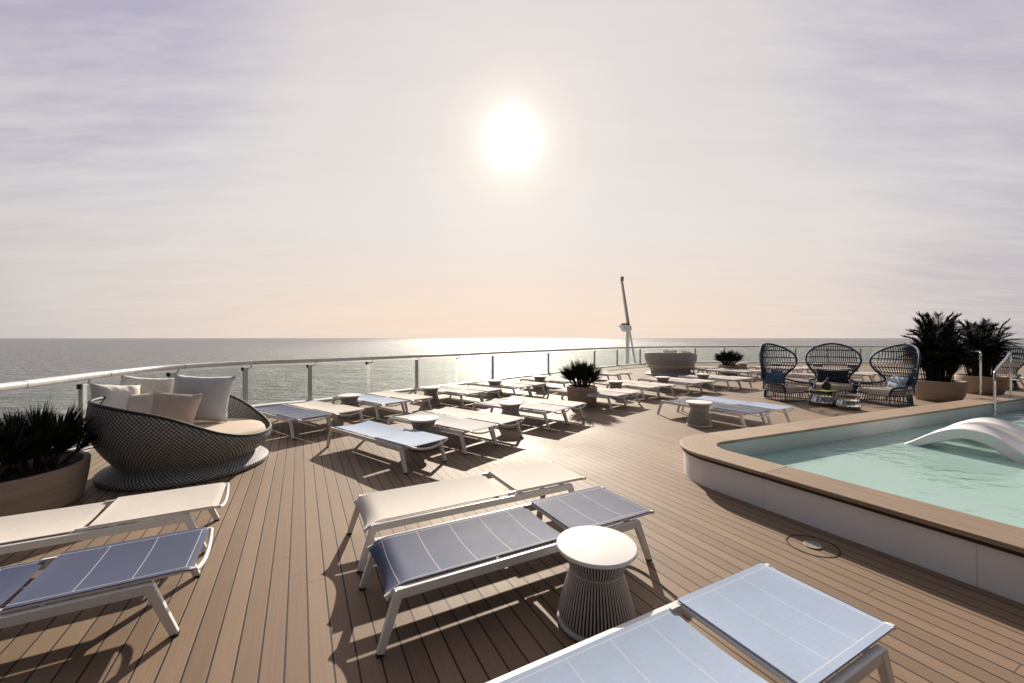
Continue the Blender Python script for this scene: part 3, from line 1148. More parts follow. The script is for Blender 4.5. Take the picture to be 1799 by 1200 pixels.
# middle rows
pair(722, 787, -39, ['blue'], ['pale blue sun lounger standing alone beside a side table'], MG)
pair(827, 759.5, -39, ['grey', 'cream'], ['beige grey sun lounger beside the side table, left of a touching pair', 'cream sun lounger touching the beige grey one, nearer the deck middle'], MG)
pair(973, 724.5, -38, ['grey', 'cream'], ['greyish sun lounger left of the small potted plant, side table at its foot end', 'cream sun lounger ending right below the small planter'], MG)
pair(1082, 697, -45, ['grey', 'cream'], ['grey sun lounger just right of the small planter', 'cream sun lounger right of the planter, second from it'], MG)
pair(1138, 682, -56, ['cream', 'cream'], ['cream sun lounger behind the planter pair, side table at its left', 'cream sun lounger behind the planter pair, farther from the side table'], MG)
pair(1217, 674, -57, ['grey', 'cream'], ['grey sun lounger in front of the pale daybed, its left one', 'cream sun lounger in front of the pale daybed, its right one'], MG)
pair(1288, 668, -58, ['grey', 'cream'], ['grey sun lounger between the pale daybed and the first blue chair', 'cream sun lounger closest to the back of the first blue chair'], MG)
pair(1321, 728, -61, ['navy', 'blue'], ['slate grey sun lounger by the wide side table near the pool corner', 'light blue sun lounger in front of the first blue chair by the pool'], MG, gap=0.78)

# along the railing
pair(521, 738, -37, ['navy', 'cream'], ['navy sun lounger against the right side of the woven daybed', 'cream sun lounger with white seams beside the navy one by the daybed'], RG, gap=0.64)
pair(670, 711, -40, ['blue', 'cream'], ['blue sun lounger between a side table and a cream lounger by the rail', 'cream sun lounger right of the blue one by the rail'], RG, gap=0.70)
pair(820, 693, -40, ['grey', 'cream'], ['pale lilac grey sun lounger by the rail under the sun glitter', 'cream sun lounger by the rail next to the lilac grey one'], RG, gap=0.68)
pair(912, 681, -40, ['cream', 'grey'], ['cream sun lounger by the rail left of the small planter, nearer of its pair', 'greyish sun lounger by the rail left of the small planter, farther of its pair'], RG, gap=0.70)
pair(1000, 672, -44, ['cream', 'grey'], ['cream sun lounger half hidden behind the small planter', 'grey sun lounger hidden behind the small planter spikes'], RG, gap=0.70)
pair(1076, 658.5, -48, ['cream', 'grey'], ['cream sun lounger at the rail below the white mast', 'grey sun lounger at the rail between mast and pale daybed'], RG, gap=0.75)
pair(1225, 648, -60, ['cream', 'grey'], ['cream sun lounger between pale daybed and far planter', 'grey sun lounger at the foot of the far planter'], RG, gap=0.9)
pair(1305, 654, -62, ['grey', 'cream'], ['grey sun lounger just right of the far planter', 'cream sun lounger right of the far planter, behind the first blue chair'], RG, gap=0.8)

# beyond the blue chairs
for (px, py, cs, ls) in (
        (1395, 649, ['grey', 'cream'], ['grey sun lounger seen through the first blue chair back', 'cream sun lounger in the gap between first and second blue chairs']),
        (1470, 650, ['cream', 'cream'], ['cream sun lounger seen through the middle blue chair, left one', 'cream sun lounger seen through the middle blue chair, right one']),
        (1525, 659, ['grey', 'cream'], ['grey sun lounger in the gap between second and third blue chairs', 'cream sun lounger behind the third blue chair']),
        (1430, 660, ['grey'], ['grey sun lounger directly behind the middle blue chair']),
        (1658, 658, ['cream'], ['cream sun lounger glimpsed between the two palm planters']),
        (1786, 668, ['cream', 'cream'], ['cream sun lounger behind the pool handrail, nearer one', 'cream sun lounger behind the pool handrail, farther one'])):
    pair(px, py, -62, cs, ls, BG, gap=0.8)

# ---------------------------------------------------------------- drum side tables with rope sides
TM = {}


def table_meshes():
    m = MB()
    m.lathe([(0.0001, 0.425), (0.222, 0.425), (0.229, 0.428), (0.232, 0.433), (0.232, 0.443), (0.229, 0.448), (0.225, 0.449), (0.0001, 0.449)], 56, cap0=False, cap1=False)
    TM['top'] = m.mesh('tabletop', M['table_top'], smooth=True, angle=50)
    m = MB()
    prof = [(0.190, 0.422), (0.150, 0.315), (0.147, 0.305), (0.166, 0.25), (0.203, 0.12), (0.217, 0.065), (0.210, 0.025)]
    N = 66
    for i in range(N):
        t = 2 * math.pi * i / N
        m.tube([(r * math.cos(t), r * math.sin(t), z) for r, z in prof], 0.0048, 5)
    TM['rope'] = m.mesh('rope_side', M['rope_grey'], smooth=True)
    m = MB()
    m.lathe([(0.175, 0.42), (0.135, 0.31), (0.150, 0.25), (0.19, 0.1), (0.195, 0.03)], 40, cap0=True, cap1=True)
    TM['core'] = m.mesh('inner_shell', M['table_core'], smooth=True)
    for nm, r, z, tr in (('base_ring', 0.214, 0.022, 0.016), ('waist_ring', 0.149, 0.310, 0.006), ('top_ring', 0.192, 0.419, 0.008)):
        m = MB()
        m.tube([(r * math.cos(2 * math.pi * i / 48), r * math.sin(2 * math.pi * i / 48), z) for i in range(48)], tr, 8, True)
        TM[nm] = m.mesh(nm, M['rope_grey'], smooth=True)
table_meshes()


def side_table(px, py, label, z=0.449):
    p = at(px, py, z)
    t = thing('side_table', label, 'side table', (p.x, p.y, 0), random.Random(int(px)).uniform(0, 6), 'drum side tables among the loungers')
    for nm, k in (('tabletop', 'top'), ('rope_side', 'rope'), ('inner_shell', 'core'), ('base_ring', 'base_ring'), ('waist_ring', 'waist_ring'), ('top_ring', 'top_ring')):
        inst(nm, TM[k], t)


for px, py, l in (
        (1048, 955, 'nearest white topped drum table between the slate and light blue loungers'),
        (744, 734, 'white topped rope drum table beside the lone pale blue lounger'),
        (614, 694, 'drum table between the cream lounger and the blue one by the rail'),
        (757, 680, 'drum table by the rail behind the cream lounger, below a rail post'),
        (897, 707, 'white topped drum table between two touching lounger pairs mid deck'),
        (870, 668, 'small drum table by the rail in the sun glitter'),
        (949, 660.5, 'small drum table by the rail left of the small planter spikes'),
        (1082, 669.5, 'drum table between loungers right of the small planter'),
        (1165, 662, 'drum table in front of the pale daybed, left one'),
        (1235.7, 657, 'drum table in front of the pale daybed, right one'),
        (1229, 706, 'drum table standing clear on the deck near the pool corner'),
        (1306, 637.5, 'tiny drum table behind the far planter'),
        (1364, 638, 'tiny drum table seen through the first blue chair'),
        (1438, 639, 'tiny drum table seen through the middle blue chair'),
        (1498, 640, 'tiny drum table seen right of the middle blue chair')):
    side_table(px, py, l)


# ---------------------------------------------------------------- pillows
def pillow_mesh(w, h, t, mat, seed):
    m = MB()
    N = 26
    rng = random.Random(seed)
    ph = [rng.uniform(0, 6) for _ in range(4)]
    grid = {}
    for sgn in (1, -1):
        for i in range(N + 1):
            for j in range(N + 1):
                u = -1 + 2 * i / N
                v = -1 + 2 * j / N
                if sgn == -1 and (abs(u) == 1 or abs(v) == 1):
                    grid[(sgn, i, j)] = grid[(1, i, j)]
                    continue
                x = u * w / 2 * (1 - 0.09 * (1 - v * v) * abs(u))
                y = v * h / 2 * (1 - 0.09 * (1 - u * u) * abs(v))
                th = t / 2 * (max(0, 1 - u ** 4) ** 0.6) * (max(0, 1 - v ** 4) ** 0.6)
                th *= 1 + 0.07 * math.sin(4 * u + ph[0]) * math.cos(3 * v + ph[1])
                ed = max(abs(u), abs(v))
                wr = 0.016 * math.sin(9 * (u + v) + ph[2]) * max(0, abs(u * v) - 0.12) + 0.007 * noise.noise(Vector((u * 5 + ph[0], v * 5, ph[1]))) * min(1, ed * 1.4) * (1 if ed < 0.99 else 0.3)
                wr += 0.006 * math.sin(22 * (u if abs(v) > abs(u) else v) + ph[3]) * max(0, ed - 0.72) * (ed < 0.995) * 3
                grid[(sgn, i, j)] = m.bm.verts.new((x, sgn * th + wr, y + h / 2))
    for sgn in (1, -1):
        for i in range(N):
            for j in range(N):
                q = [grid[(sgn, i, j)], grid[(sgn, i + 1, j)], grid[(sgn, i + 1, j + 1)], grid[(sgn, i, j + 1)]]
                m.bm.faces.new(q if sgn == -1 else q[::-1])
    return m.mesh('pillow', mat, smooth=True, angle=75)


def pillow(loc, w, h, t, yaw, lean, roll, mat, label, seed, group):
    o = inst('pillow', pillow_mesh(w, h, t, mat, seed))
    o.location = loc
    o.rotation_mode = 'XYZ'
    o.rotation_euler = (R(lean), R(roll), R(yaw))
    tag(o, label, 'pillow', group)


# ---------------------------------------------------------------- woven daybeds
def daybed(loc, deg, mat, mat_rim, label, zback=1.0, cush='mattress', full=0.85):
    root = thing('daybed', label, 'daybed', loc, R(deg), 'round woven daybeds')
    N = 128
    def rim(phi):
        a = math.degrees(abs((phi + math.pi) % (2 * math.pi) - math.pi))
        T = ((0, 0.41), (25, 0.425), (43, 0.49), (58, 0.595), (71, 0.715), (84, 0.80), (103, 0.865), (123, 0.915), (145, 0.925), (180, 0.915))
        acc = 0.0
        for da in (-10, -5, 0, 5, 10):
            q = abs(a + da)
            q = 360 - q if q > 180 else q
            for (a0, z0), (a1, z1) in zip(T, T[1:]):
                if a0 <= q <= a1:
                    acc += z0 + (z1 - z0) * (q - a0) / (a1 - a0)
                    break
        return acc / 5 * zback
    def rad(t, phi):
        # t 0 at the neck .. 1 at the rim
        back = (1 - math.cos(phi)) / 2
        r0 = 0.67
        rm = 0.905
        return r0 + (rm - r0) * (math.sin(min(1, t * 1.1) * math.pi / 2) ** full) + (0.05 if full < 1 else 0.0) * back * math.sin(math.pi * t) ** 1.2
    m = MB()
    uvl = m._uv()
    K = 22
    def shell(off, flip):
        vs = []
        for i in range(K + 1):
            t = i / K
            row = []
            for j in range(N):
                phi = 2 * math.pi * j / N
                zr = rim(phi)
                z = 0.13 + (zr - 0.13) * t
                r = rad(t, phi) - off
                row.append(m.bm.verts.new((r * math.cos(phi), r * math.sin(phi), z)))
            vs.append(row)
        for i in range(K):
            for j in range(N):
                j2 = (j + 1) % N
                q = [(i, j, j), (i, j2, j + 1), (i + 1, j2, j + 1), (i + 1, j, j)]
                f = m.bm.faces.new([vs[a][b_] for a, b_, _ in q])
                for lp, (a, b_, jj) in zip(f.loops, q):
                    lp[uvl].uv = (jj / N * 132, vs[a][b_].co.z * 22)
        return vs
    A = shell(0.0, False)
    B = shell(0.035, True)
    for j in range(N):
        j2 = (j + 1) % N
        f = m.bm.faces.new((A[K][j], A[K][j2], B[K][j2], B[K][j]))
        for lp in f.loops: lp[uvl].uv = (0.5, 0.0)
    m.build('shell', mat, root, smooth=True, angle=60)
    m = MB()
    m.tube([((rad(1, p) - 0.017) * math.cos(p), (rad(1, p) - 0.017) * math.sin(p), rim(p) + 0.002) for p in [2 * math.pi * j / 96 for j in range(96)]], 0.022, 8, True)
    m.build('rim', mat_rim, root, smooth=True)
    m = MB()   # flared woven foot
    uvl = m._uv()
    prof = [(0.66, 0.185), (0.70, 0.150), (0.77, 0.115), (0.84, 0.085), (0.868, 0.062), (0.868, 0.030), (0.845, 0.004)]
    rings = [[m.bm.verts.new((r * math.cos(2 * math.pi * j / N), r * math.sin(2 * math.pi * j / N), z)) for j in range(N)] for r, z in prof]
    ln = 0.0
    for i in range(len(prof) - 1):
        l2 = ln + math.hypot(prof[i + 1][0] - prof[i][0], prof[i + 1][1] - prof[i][1])
        for j in range(N):
            j2 = (j + 1) % N
            f = m.bm.faces.new((rings[i][j], rings[i][j2], rings[i + 1][j2], rings[i + 1][j]))
            for lp, (uu, vv) in zip(f.loops, ((j, ln), (j + 1, ln), (j + 1, l2), (j, l2))):
                lp[uvl].uv = (uu / N * 132, vv * 22)
        ln = l2
    m.build('foot', mat, root, smooth=True)
    m = MB()
    m.lathe([(0.0001, 0.33), (0.78, 0.33), (0.815, 0.345), (0.83, 0.38), (0.825, 0.43), (0.80, 0.46), (0.74, 0.475), (0.5, 0.482), (0.0001, 0.485)], 72, cap0=False, cap1=False)
    m.tube([(0.831 * math.cos(2 * math.pi * j / 72), 0.831 * math.sin(2 * math.pi * j / 72), 0.405) for j in range(72)], 0.006, 6, True)
    m.build('mattress', M[cush], root, smooth=True, angle=60)
    return root


DB = Vector((-4.14, 5.20, 0))
daybed(DB, 15, M['weave_dark'], M['weave_dark'], 'big round dark woven daybed with cream mattress and scattered pillows', zback=1.0)
DB2 = atY(1178, 18.2)
DBG = daybed(DB2, 62, M['weave_grey'], M['weave_grey'], 'pale grey round daybed seen from its high back, by the far rail', zback=1.08, full=1.35)
DBG.scale = (1.22, 1.22, 1.0)
PG = 'pillows on the woven daybed'
def dbp(dx, dy, z=0.505): return (DB.x + dx, DB.y + dy, z)
def dpw(px, Y, z=0.475): return tuple(atY(px, Y, z))
pillow(dpw(344, 5.52, 0.50), 0.76, 0.66, 0.20, 14, -18, 3, M['pillow_grey'], 'large pale grey pillow, rightmost and tallest on the woven daybed', 1, PG)
pillow(dpw(294, 5.16, 0.51), 0.60, 0.46, 0.19, 8, -22, 5, M['pillow_beige'], 'beige pillow leaning against the large pale grey one', 2, PG)
pillow(dpw(250, 5.10, 0.53), 0.46, 0.46, 0.18, 22, -26, -4, M['pillow_cream'], 'small cream pillow between the beige pillow and the white ones', 3, PG)
pillow(dpw(250, 5.42, 0.60), 0.64, 0.56, 0.20, 30, -22, 6, M['pillow_white'], 'white pillow at the back with one corner pointing up', 4, PG)
pillow(dpw(206, 5.02, 0.58), 0.50, 0.54, 0.24, 62, -26, 8, M['pillow_white'], 'puffy white pillow at the left end of the woven daybed', 5, PG)
pillow((DB2.x - 0.15, DB2.y - 0.35, 0.58), 0.6, 0.58, 0.2, 150, 16, 2, M['pillow_grey'], 'grey pillow peeking over the back of the pale daybed', 6, 'pillows on the pale daybed')
pillow((DB2.x + 0.55, DB2.y - 0.45, 0.58), 0.5, 0.54, 0.2, 190, 16, -6, M['pillow_white'], 'white pillow corner peeking over the pale daybed at its right', 7, 'pillows on the pale daybed')


# ---------------------------------------------------------------- planters and plants
def planter(loc, prof, label, group, soil_z):
    root = thing('planter', label, 'planter', loc, 0, group)
    m = MB()
    m.lathe(prof, 64, cap0=True, cap1=True)
    m.build('pot', M['pot'], root, smooth=True, angle=45)
    m = MB()
    rr = soil_z[0]
    nr = 6
    rng = random.Random(5)
    rings = [[m.bm.verts.new((rr * i / nr * math.cos(2 * math.pi * j / 32), rr * i / nr * math.sin(2 * math.pi * j / 32), soil_z[1] + rng.uniform(-0.012, 0.012))) for j in range(32)] for i in range(1, nr + 1)]
    c = m.bm.verts.new((0, 0, soil_z[1]))
    for j in range(32): m.bm.faces.new((c, rings[0][j], rings[0][(j + 1) % 32]))
    for i in range(nr - 1):
        for j in range(32):
            m.bm.faces.new((rings[i][j], rings[i + 1][j], rings[i + 1][(j + 1) % 32], rings[i][(j + 1) % 32]))
    m.build('soil', M['soil'], root, smooth=True)
    return root


def blade(m, base, d, length, width, droop, rng, seg=3):
    """one narrow leaf, slightly folded"""
    d = d.normalized()
    side = d.cross(Vector((0, 0, 1)))
    if side.length < 0.05: side = Vector((1, 0, 0))
    side.normalize()
    side = (Matrix.Rotation(rng.uniform(-0.9, 0.9), 3, d) @ side)
    prev = None
    p = base.copy()
    dd = d.copy()
    for i in range(seg + 1):
        t = i / seg
        w = width * (0.55 + 1.2 * t * (1 - t)) * (1 - t) ** 0.45 if i < seg else 0
        if i == seg:
            tipv = m.bm.verts.new(p)
            m.bm.faces.new((prev[0], prev[1], tipv))
        else:
            cur = (m.bm.verts.new(p - side * w / 2), m.bm.verts.new(p + side * w / 2))
            if prev: m.bm.faces.new((prev[0], prev[1], cur[1], cur[0]))
            prev = cur
        p = p + dd * (length / seg)
        dd = (dd + Vector((0, 0, -droop / seg))).normalized()


def spiky_plant(loc, label, seed, heads, spread, hmin, hmax, leaf, nleaf, group, wl=0.022):
    root = thing('spiky_plant', label, 'potted plant', loc, 0, group)
    rng = random.Random(seed)
    st, lf = MB(), MB()
    for k in range(heads):
        a = k * 2.39996 + rng.uniform(-0.35, 0.35)
        fr = math.sqrt((k + 0.3) / heads) * rng.uniform(0.88, 1.06)
        hz = Vector((math.cos(a), math.sin(a), 0))
        b0 = hz * spread * 0.50 * fr
        hh = (hmin + (hmax - hmin) * (1 - fr * fr)) * rng.uniform(0.85, 1.08)
        tip = b0 + hz * spread * 0.62 * fr + Vector((0, 0, hh))
        mid = b0.lerp(tip, 0.5) - hz * spread * 0.03
        st.tube([b0 - Vector((0, 0, 0.02)), mid, tip], [0.022, 0.018, 0.014], 6)
        axis = (tip - mid).normalized()
        for q in range(nleaf):
            t = q / nleaf
            ba = tip.lerp(mid, t * 0.9 + rng.uniform(0, 0.08))
            th = rng.uniform(0, 2 * math.pi)
            tilt = R(4 + 40 * t ** 0.9) * rng.uniform(0.6, 1.15)
            s1 = axis.cross(Vector((math.cos(th), math.sin(th), 0.13))).normalized()
            d = (Matrix.Rotation(tilt, 3, s1) @ axis)
            blade(lf, ba, d, leaf * rng.uniform(0.75, 1.1), wl, 0.18 * rng.random(), rng)
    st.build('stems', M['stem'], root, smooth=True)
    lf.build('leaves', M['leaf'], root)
    return root


PLG = 'round tan planters'
PL1 = Vector((-5.0, 3.83, 0))
potL = [(0.62, 0.0), (0.655, 0.02), (0.69, 0.22), (0.705, 0.37), (0.705, 0.395), (0.685, 0.40), (0.66, 0.395), (0.65, 0.35), (0.65, 0.31)]
planter(PL1, potL, 'big round tan planter cut off by the left edge, in front of the woven daybed', PLG, (0.66, 0.355))
SPG = 'dark spiky plants in the tan planters'
spiky_plant(PL1 + Vector((0.26, 0.20, 0.35)), 'dark spiky plant at the right side of the big left planter', 11, 12, 0.34, 0.20, 0.33, 0.35, 100, SPG)
spiky_plant(PL1 + Vector((0.18, -0.26, 0.35)), 'dark spiky plant at the front of the big left planter', 12, 12, 0.34, 0.18, 0.31, 0.34, 100, SPG)
spiky_plant(PL1 + Vector((-0.25, 0.05, 0.35)), 'dark spiky plant at the left edge of the photo in the big planter', 13, 12, 0.36, 0.20, 0.33, 0.35, 100, SPG)
PL2 = atY(1023, 10.0)
potS = [(0.335, 0.0), (0.345, 0.01), (0.365, 0.30), (0.375, 0.46), (0.373, 0.47), (0.345, 0.47), (0.335, 0.42)]
planter(PL2, potS, 'small round tan planter standing among the middle loungers', PLG, (0.345, 0.435))
spiky_plant(PL2 + Vector((0, 0, 0.435)), 'dark spiky plant fanning out of the small middle planter', 21, 20, 0.36, 0.22, 0.38, 0.36, 80, SPG, 0.022)
PL3 = atY(1281, 18.4)
potM = [(0.42, 0.0), (0.43, 0.01), (0.455, 0.30), (0.465, 0.42), (0.46, 0.43), (0.43, 0.43), (0.42, 0.38)]
planter(PL3, potM, 'low round tan planter by the far rail, left of the blue chairs', PLG, (0.43, 0.395))
spiky_plant(PL3 + Vector((0, 0, 0.395)), 'dark green spiky plant in the low far planter', 31, 20, 0.46, 0.24, 0.42, 0.38, 80, SPG, 0.026)


def palm(loc, label, seed, nf, hh, reach):
    root = thing('palm_plant', label, 'palm', loc, 0, 'potted palms by the pool')
    rng = random.Random(seed)
    st, lf = MB(), MB()

    def frond(b0, p1, p2, p3, r0, leaf, start):
        cv = catmull([b0, p1, p2, p3], 10)
        n = len(cv)
        st.tube(cv, [r0 * (1 - 0.8 * i / (n - 1)) + 0.002 for i in range(n)], 5)
        i0 = int(n * start)
        for i in range(i0, n):
            t = (i - i0) / max(1, n - 1 - i0)
            tt = (cv[min(i + 1, n - 1)] - cv[i - 1]).normalized()
            sd_ = tt.cross(Vector((0, 0, 1)))
            if sd_.length < 0.05: sd_ = Vector((1, 0, 0))
            sd_.normalize()
            for sub in range(4):
                base = cv[i - 1].lerp(cv[i], sub / 4 + 0.15)
                for s in (-1, 1):
                    d = sd_ * s * rng.uniform(0.6, 0.95) + tt * rng.uniform(0.7, 1.2) + Vector((0, 0, rng.uniform(0.0, 0.35)))
                    blade(lf, base, d, leaf * (1 - 0.5 * t) * rng.uniform(0.8, 1.15), 0.014, 0.22, rng, 3)

    for k in range(nf):
        a = k * 2.39996 + rng.uniform(-0.3, 0.3)
        q = (k + 0.5) / nf
        out = reach * (0.10 + 0.90 * q ** 0.8) * rng.uniform(0.8, 1.1)
        ht = hh * (1.0 - 0.50 * q ** 1.5) * rng.uniform(0.88, 1.04)
        hz = Vector((math.cos(a), math.sin(a), 0))
        b0 = hz * rng.uniform(0.02, 0.24)
        tipz = ht * rng.uniform(0.90, 1.04) if q < 0.7 else ht * rng.uniform(0.72, 0.95)
        frond(b0, b0 + hz * out * 0.15 + Vector((0, 0, ht * 0.52)), b0 + hz * out * 0.50 + Vector((0, 0, ht * 0.86)),
              b0 + hz * out + Vector((0, 0, tipz)), 0.013, 0.30, 0.34)
    for k in range(64):     # shorter fronds that fill the clump
        a = rng.uniform(0, 2 * math.pi)
        hz = Vector((math.cos(a), math.sin(a), 0))
        b0 = hz * rng.uniform(0.0, 0.32)
        out = rng.uniform(0.15, 0.55)
        ht = rng.uniform(0.55, 1.0)
        frond(b0, b0 + hz * out * 0.2 + Vector((0, 0, ht * 0.5)), b0 + hz * out * 0.6 + Vector((0, 0, ht * 0.9)),
              b0 + hz * out + Vector((0, 0, ht * rng.uniform(0.8, 1.1))), 0.010, 0.26, 0.25)
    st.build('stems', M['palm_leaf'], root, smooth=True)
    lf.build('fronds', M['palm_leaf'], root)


potB = [(0.40, 0.0), (0.43, 0.015), (0.50, 0.18), (0.535, 0.36), (0.545, 0.50), (0.535, 0.53), (0.50, 0.53), (0.49, 0.48)]
PL4 = atY(1648, 10.75)
planter(PL4, potB, 'bowl shaped tan planter with a palm, right behind the pool coping', PLG, (0.50, 0.49))
palm(PL4 + Vector((0, 0, 0.49)), 'dense dark palm in the planter behind the third blue chair', 41, 44, 1.84, 0.66)
PL5 = atY(1724, 12.1)
planter(PL5, potB, 'bowl shaped tan planter behind the pool handrails', PLG, (0.50, 0.49))
palm(PL5 + Vector((0, 0, 0.49)), 'dense dark palm with drooping fronds behind the pool handrails', 42, 40, 1.75, 0.80)


# ---------------------------------------------------------------- blue rope peacock chairs
CM = {}


def chair_meshes():
    import bisect
    WZ_ = [(0.52, 0.43), (0.60, 0.45), (0.70, 0.53), (0.82, 0.625), (0.95, 0.685), (1.06, 0.70), (1.17, 0.675), (1.27, 0.60), (1.36, 0.48), (1.43, 0.32), (1.47, 0.16), (1.485, 0.0)]
    def w(z):
        zs = [a for a, _ in WZ_]
        if z <= zs[0]: return WZ_[0][1]
        if z >= zs[-1]: return 0.0
        i = bisect.bisect_right(zs, z) - 1
        t = (z - zs[i]) / (zs[i + 1] - zs[i])
        return WZ_[i][1] * (1 - t) + WZ_[i + 1][1] * t
    def ysurf(x, z):
        yb = 0.46 + 0.16 * min(1, max(0, (z - 0.35) / 0.75)) - 0.10 * max(0, (z - 1.1) / 0.4) ** 2
        return yb - 0.78 * x * x / (0.70 ** 2) * 0.62
    def sp(x, z): return Vector((x, ysurf(x, z), z))
    # plan ring (U shape rounded)
    def plan(s, sc, front=-0.50):
        """s in 0..1 around from front right, back, to front left"""
        t = math.pi * s
        x = 0.52 * sc * math.copysign(abs(math.cos(t)) ** 0.62, math.cos(t))
        y = front + (0.44 - front) * abs(math.sin(t)) ** 0.75
        return x, y * (0.96 + 0.04 * sc)
    m = MB()   # outer frame: hood outline, arms and front posts
    ol = [sp(-w(z), z) for z, _ in WZ_] 
    ol = catmull(ol + [sp(w(z), z) for z, _ in reversed(WZ_[:-1])], 4)
    armL = [Vector((-0.43, ysurf(0.43, 0.52), 0.52)), Vector((-0.50, 0.0, 0.47)), Vector((-0.60, -0.22, 0.455)), Vector((-0.63, -0.42, 0.45)), Vector((-0.60, -0.52, 0.42)), Vector((-0.545, -0.53, 0.34)), Vector((-0.50, -0.50, 0.235))]
    armR = [Vector((-p.x, p.y, p.z)) for p in armL]
    m.tube(ol, 0.026, 8)
    m.tube(catmull(armL, 5), 0.025, 8)
    m.tube(catmull(armR, 5), 0.025, 8)
    for s in (-1, 1):
        m.tube([(s * 0.50, -0.50, 0.24), (s * 0.545, -0.545, 0.012)], 0.017, 8)
    seat = [Vector((*plan(i / 40, 0.97), 0.235)) for i in range(41)]
    m.tube(seat + [seat[0].lerp(seat[-1], -0.0)] , 0.016, 8, True)
    gr = [Vector((*plan(i / 40, 1.06, -0.545), 0.022)) for i in range(41)]
    m.tube(gr, 0.014, 8, True)
    CM['frame'] = m.mesh('frame', M['rope_blue'], smooth=True)
    m = MB()   # back spindles and hoops
    N = 25
    for i in range(N):
        x0 = -0.66 + 1.32 * i / (N - 1)
        pts = []
        for q in range(26):
            z = 0.44 + (1.485 - 0.44) * q / 25
            x = x0 * (1 - 0.16 * (z - 0.44))
            lim = w(z)
            if z < 0.95:     # gather into the waist
                x = x0 * (lim / 0.70) * (1 - 0.0)
            elif abs(x) > lim:
                break
            pts.append(sp(x, z))
        if len(pts) > 2: m.tube(pts, 0.0125, 5)
    for z in (0.66, 0.88, 1.10, 1.30):
        W = w(z)
        m.tube([sp(-W + 2 * W * i / 20, z) for i in range(21)], 0.016, 6)
    CM['back'] = m.mesh('back_spindles', M['rope_blue'], smooth=True)
    m = MB()   # side and skirt spindles
    for i in range(41):
        s = i / 40
        a = Vector((*plan(s, 0.97), 0.235)); g = Vector((*plan(s, 1.06, -0.545), 0.022))
        m.tube([g, a], 0.010, 5)
    for i in range(15):
        s = -1 + 2 * i / 14
        m.tube([(s * 0.53, -0.545, 0.022), (s * 0.49, -0.505, 0.235)], 0.010, 5)
    CM['skirt'] = m.mesh('skirt_spindles', M['rope_blue'], smooth=True)
    m = MB()
    al = catmull(armL, 6)
    for sgn in (-1, 1):
        for i in range(2, len(al) - 6, 2):
            top_ = Vector((al[i].x * -sgn, al[i].y, al[i].z))
            ss = min(range(81), key=lambda k: abs(plan(k / 80, 0.97)[1] - max(-0.5, al[i].y)) + (9 if (plan(k / 80, 0.97)[0] > 0) != (top_.x > 0) else 0))
            low = Vector((*plan(ss / 80, 0.97), 0.235))
            m.tube([low, top_], 0.0095, 5)
        m.tube([Vector((p.x * -sgn * 0.965, p.y, 0.37)) for p in al[:-14]], 0.011, 5)
    for i in range(17):   # low back wall between seat ring and hood
        x0 = -0.66 + 1.32 * i / 16
        x = x0 * 0.43 / 0.70
        top_ = sp(x, 0.46)
        m.tube([Vector((x * 1.0, 0.42 - 0.5 * x * x, 0.235)), top_], 0.0095, 5)
    CM['arms'] = m.mesh('arm_spindles', M['rope_blue'], smooth=True)
    m = MB()
    ring0 = [Vector((*plan(i / 40, 0.90, -0.46), 0)) for i in range(41)]
    for zz, k in (): pass
    secs = [(0.25, 0.97), (0.265, 1.0), (0.345, 1.0), (0.37, 0.97), (0.375, 0.90)]
    rings = [[m.bm.verts.new((p.x * k, p.y * k, z)) for p in ring0] for z, k in secs]
    m._skin(rings, False, True)
    CM['cushion'] = m.mesh('seat_cushion', M['chair_cushion'], smooth=True, angle=60)
chair_meshes()


def chair(loc, face_deg, label):
    # local front is -y
    t = thing('rope_chair', label, 'armchair', (loc[0], loc[1], 0), R(face_deg + 90), 'blue peacock rope chairs')
    t.scale = (0.87, 0.90, 1.0)
    for nm, k in (('frame', 'frame'), ('back_spindles', 'back'), ('skirt_spindles', 'skirt'), ('arm_spindles', 'arms'), ('seat_cushion', 'cushion')):
        inst(nm, CM[k], t)
    return t


C1, C2, C3, C4 = Vector((7.33, 10.95, 0)), Vector((9.0, 11.35, 0)), Vector((9.55, 10.25, 0)), atY(1752, 13.6)
chair(C1, -75, 'blue rope peacock chair with blue pillows, turned right, left of the three')
chair(C2, -126, 'blue rope peacock chair facing the camera behind the mirrored tables')
chair(C3, -176, 'blue rope peacock chair turned left, beside the palm planter')
chair(C4, -150, 'blue rope peacock chair mostly hidden behind the right palm')
CPG = 'pillows on the blue chairs'


def chp(c, deg, dx, dy, z=0.375):
    q = Matrix.Rotation(R(deg + 90), 3, 'Z') @ Vector((dx, dy, 0))
    return (c.x + q.x, c.y + q.y, z)


pillow(chp(C1, -75, 0.10, 0.16), 0.46, 0.40, 0.16, 25, -16, 0, M['pillow_blue'], 'square mid blue pillow on the left blue chair', 51, CPG)
pillow(chp(C1, -75, -0.28, 0.06), 0.42, 0.36, 0.15, -25, -20, 8, M['pillow_blue'], 'mid blue pillow tucked at the far left arm of the left blue chair', 52, CPG)
pillow(chp(C2, -126, 0.0, 0.16), 0.74, 0.38, 0.16, -36, -16, 0, M['pillow_navy'], 'long navy pillow on the middle blue chair', 53, CPG)
pillow(chp(C3, -176, 0.0, 0.14), 0.50, 0.34, 0.16, -100, -22, 4, M['pillow_sky'], 'pale blue pillow on the right blue chair', 54, CPG)


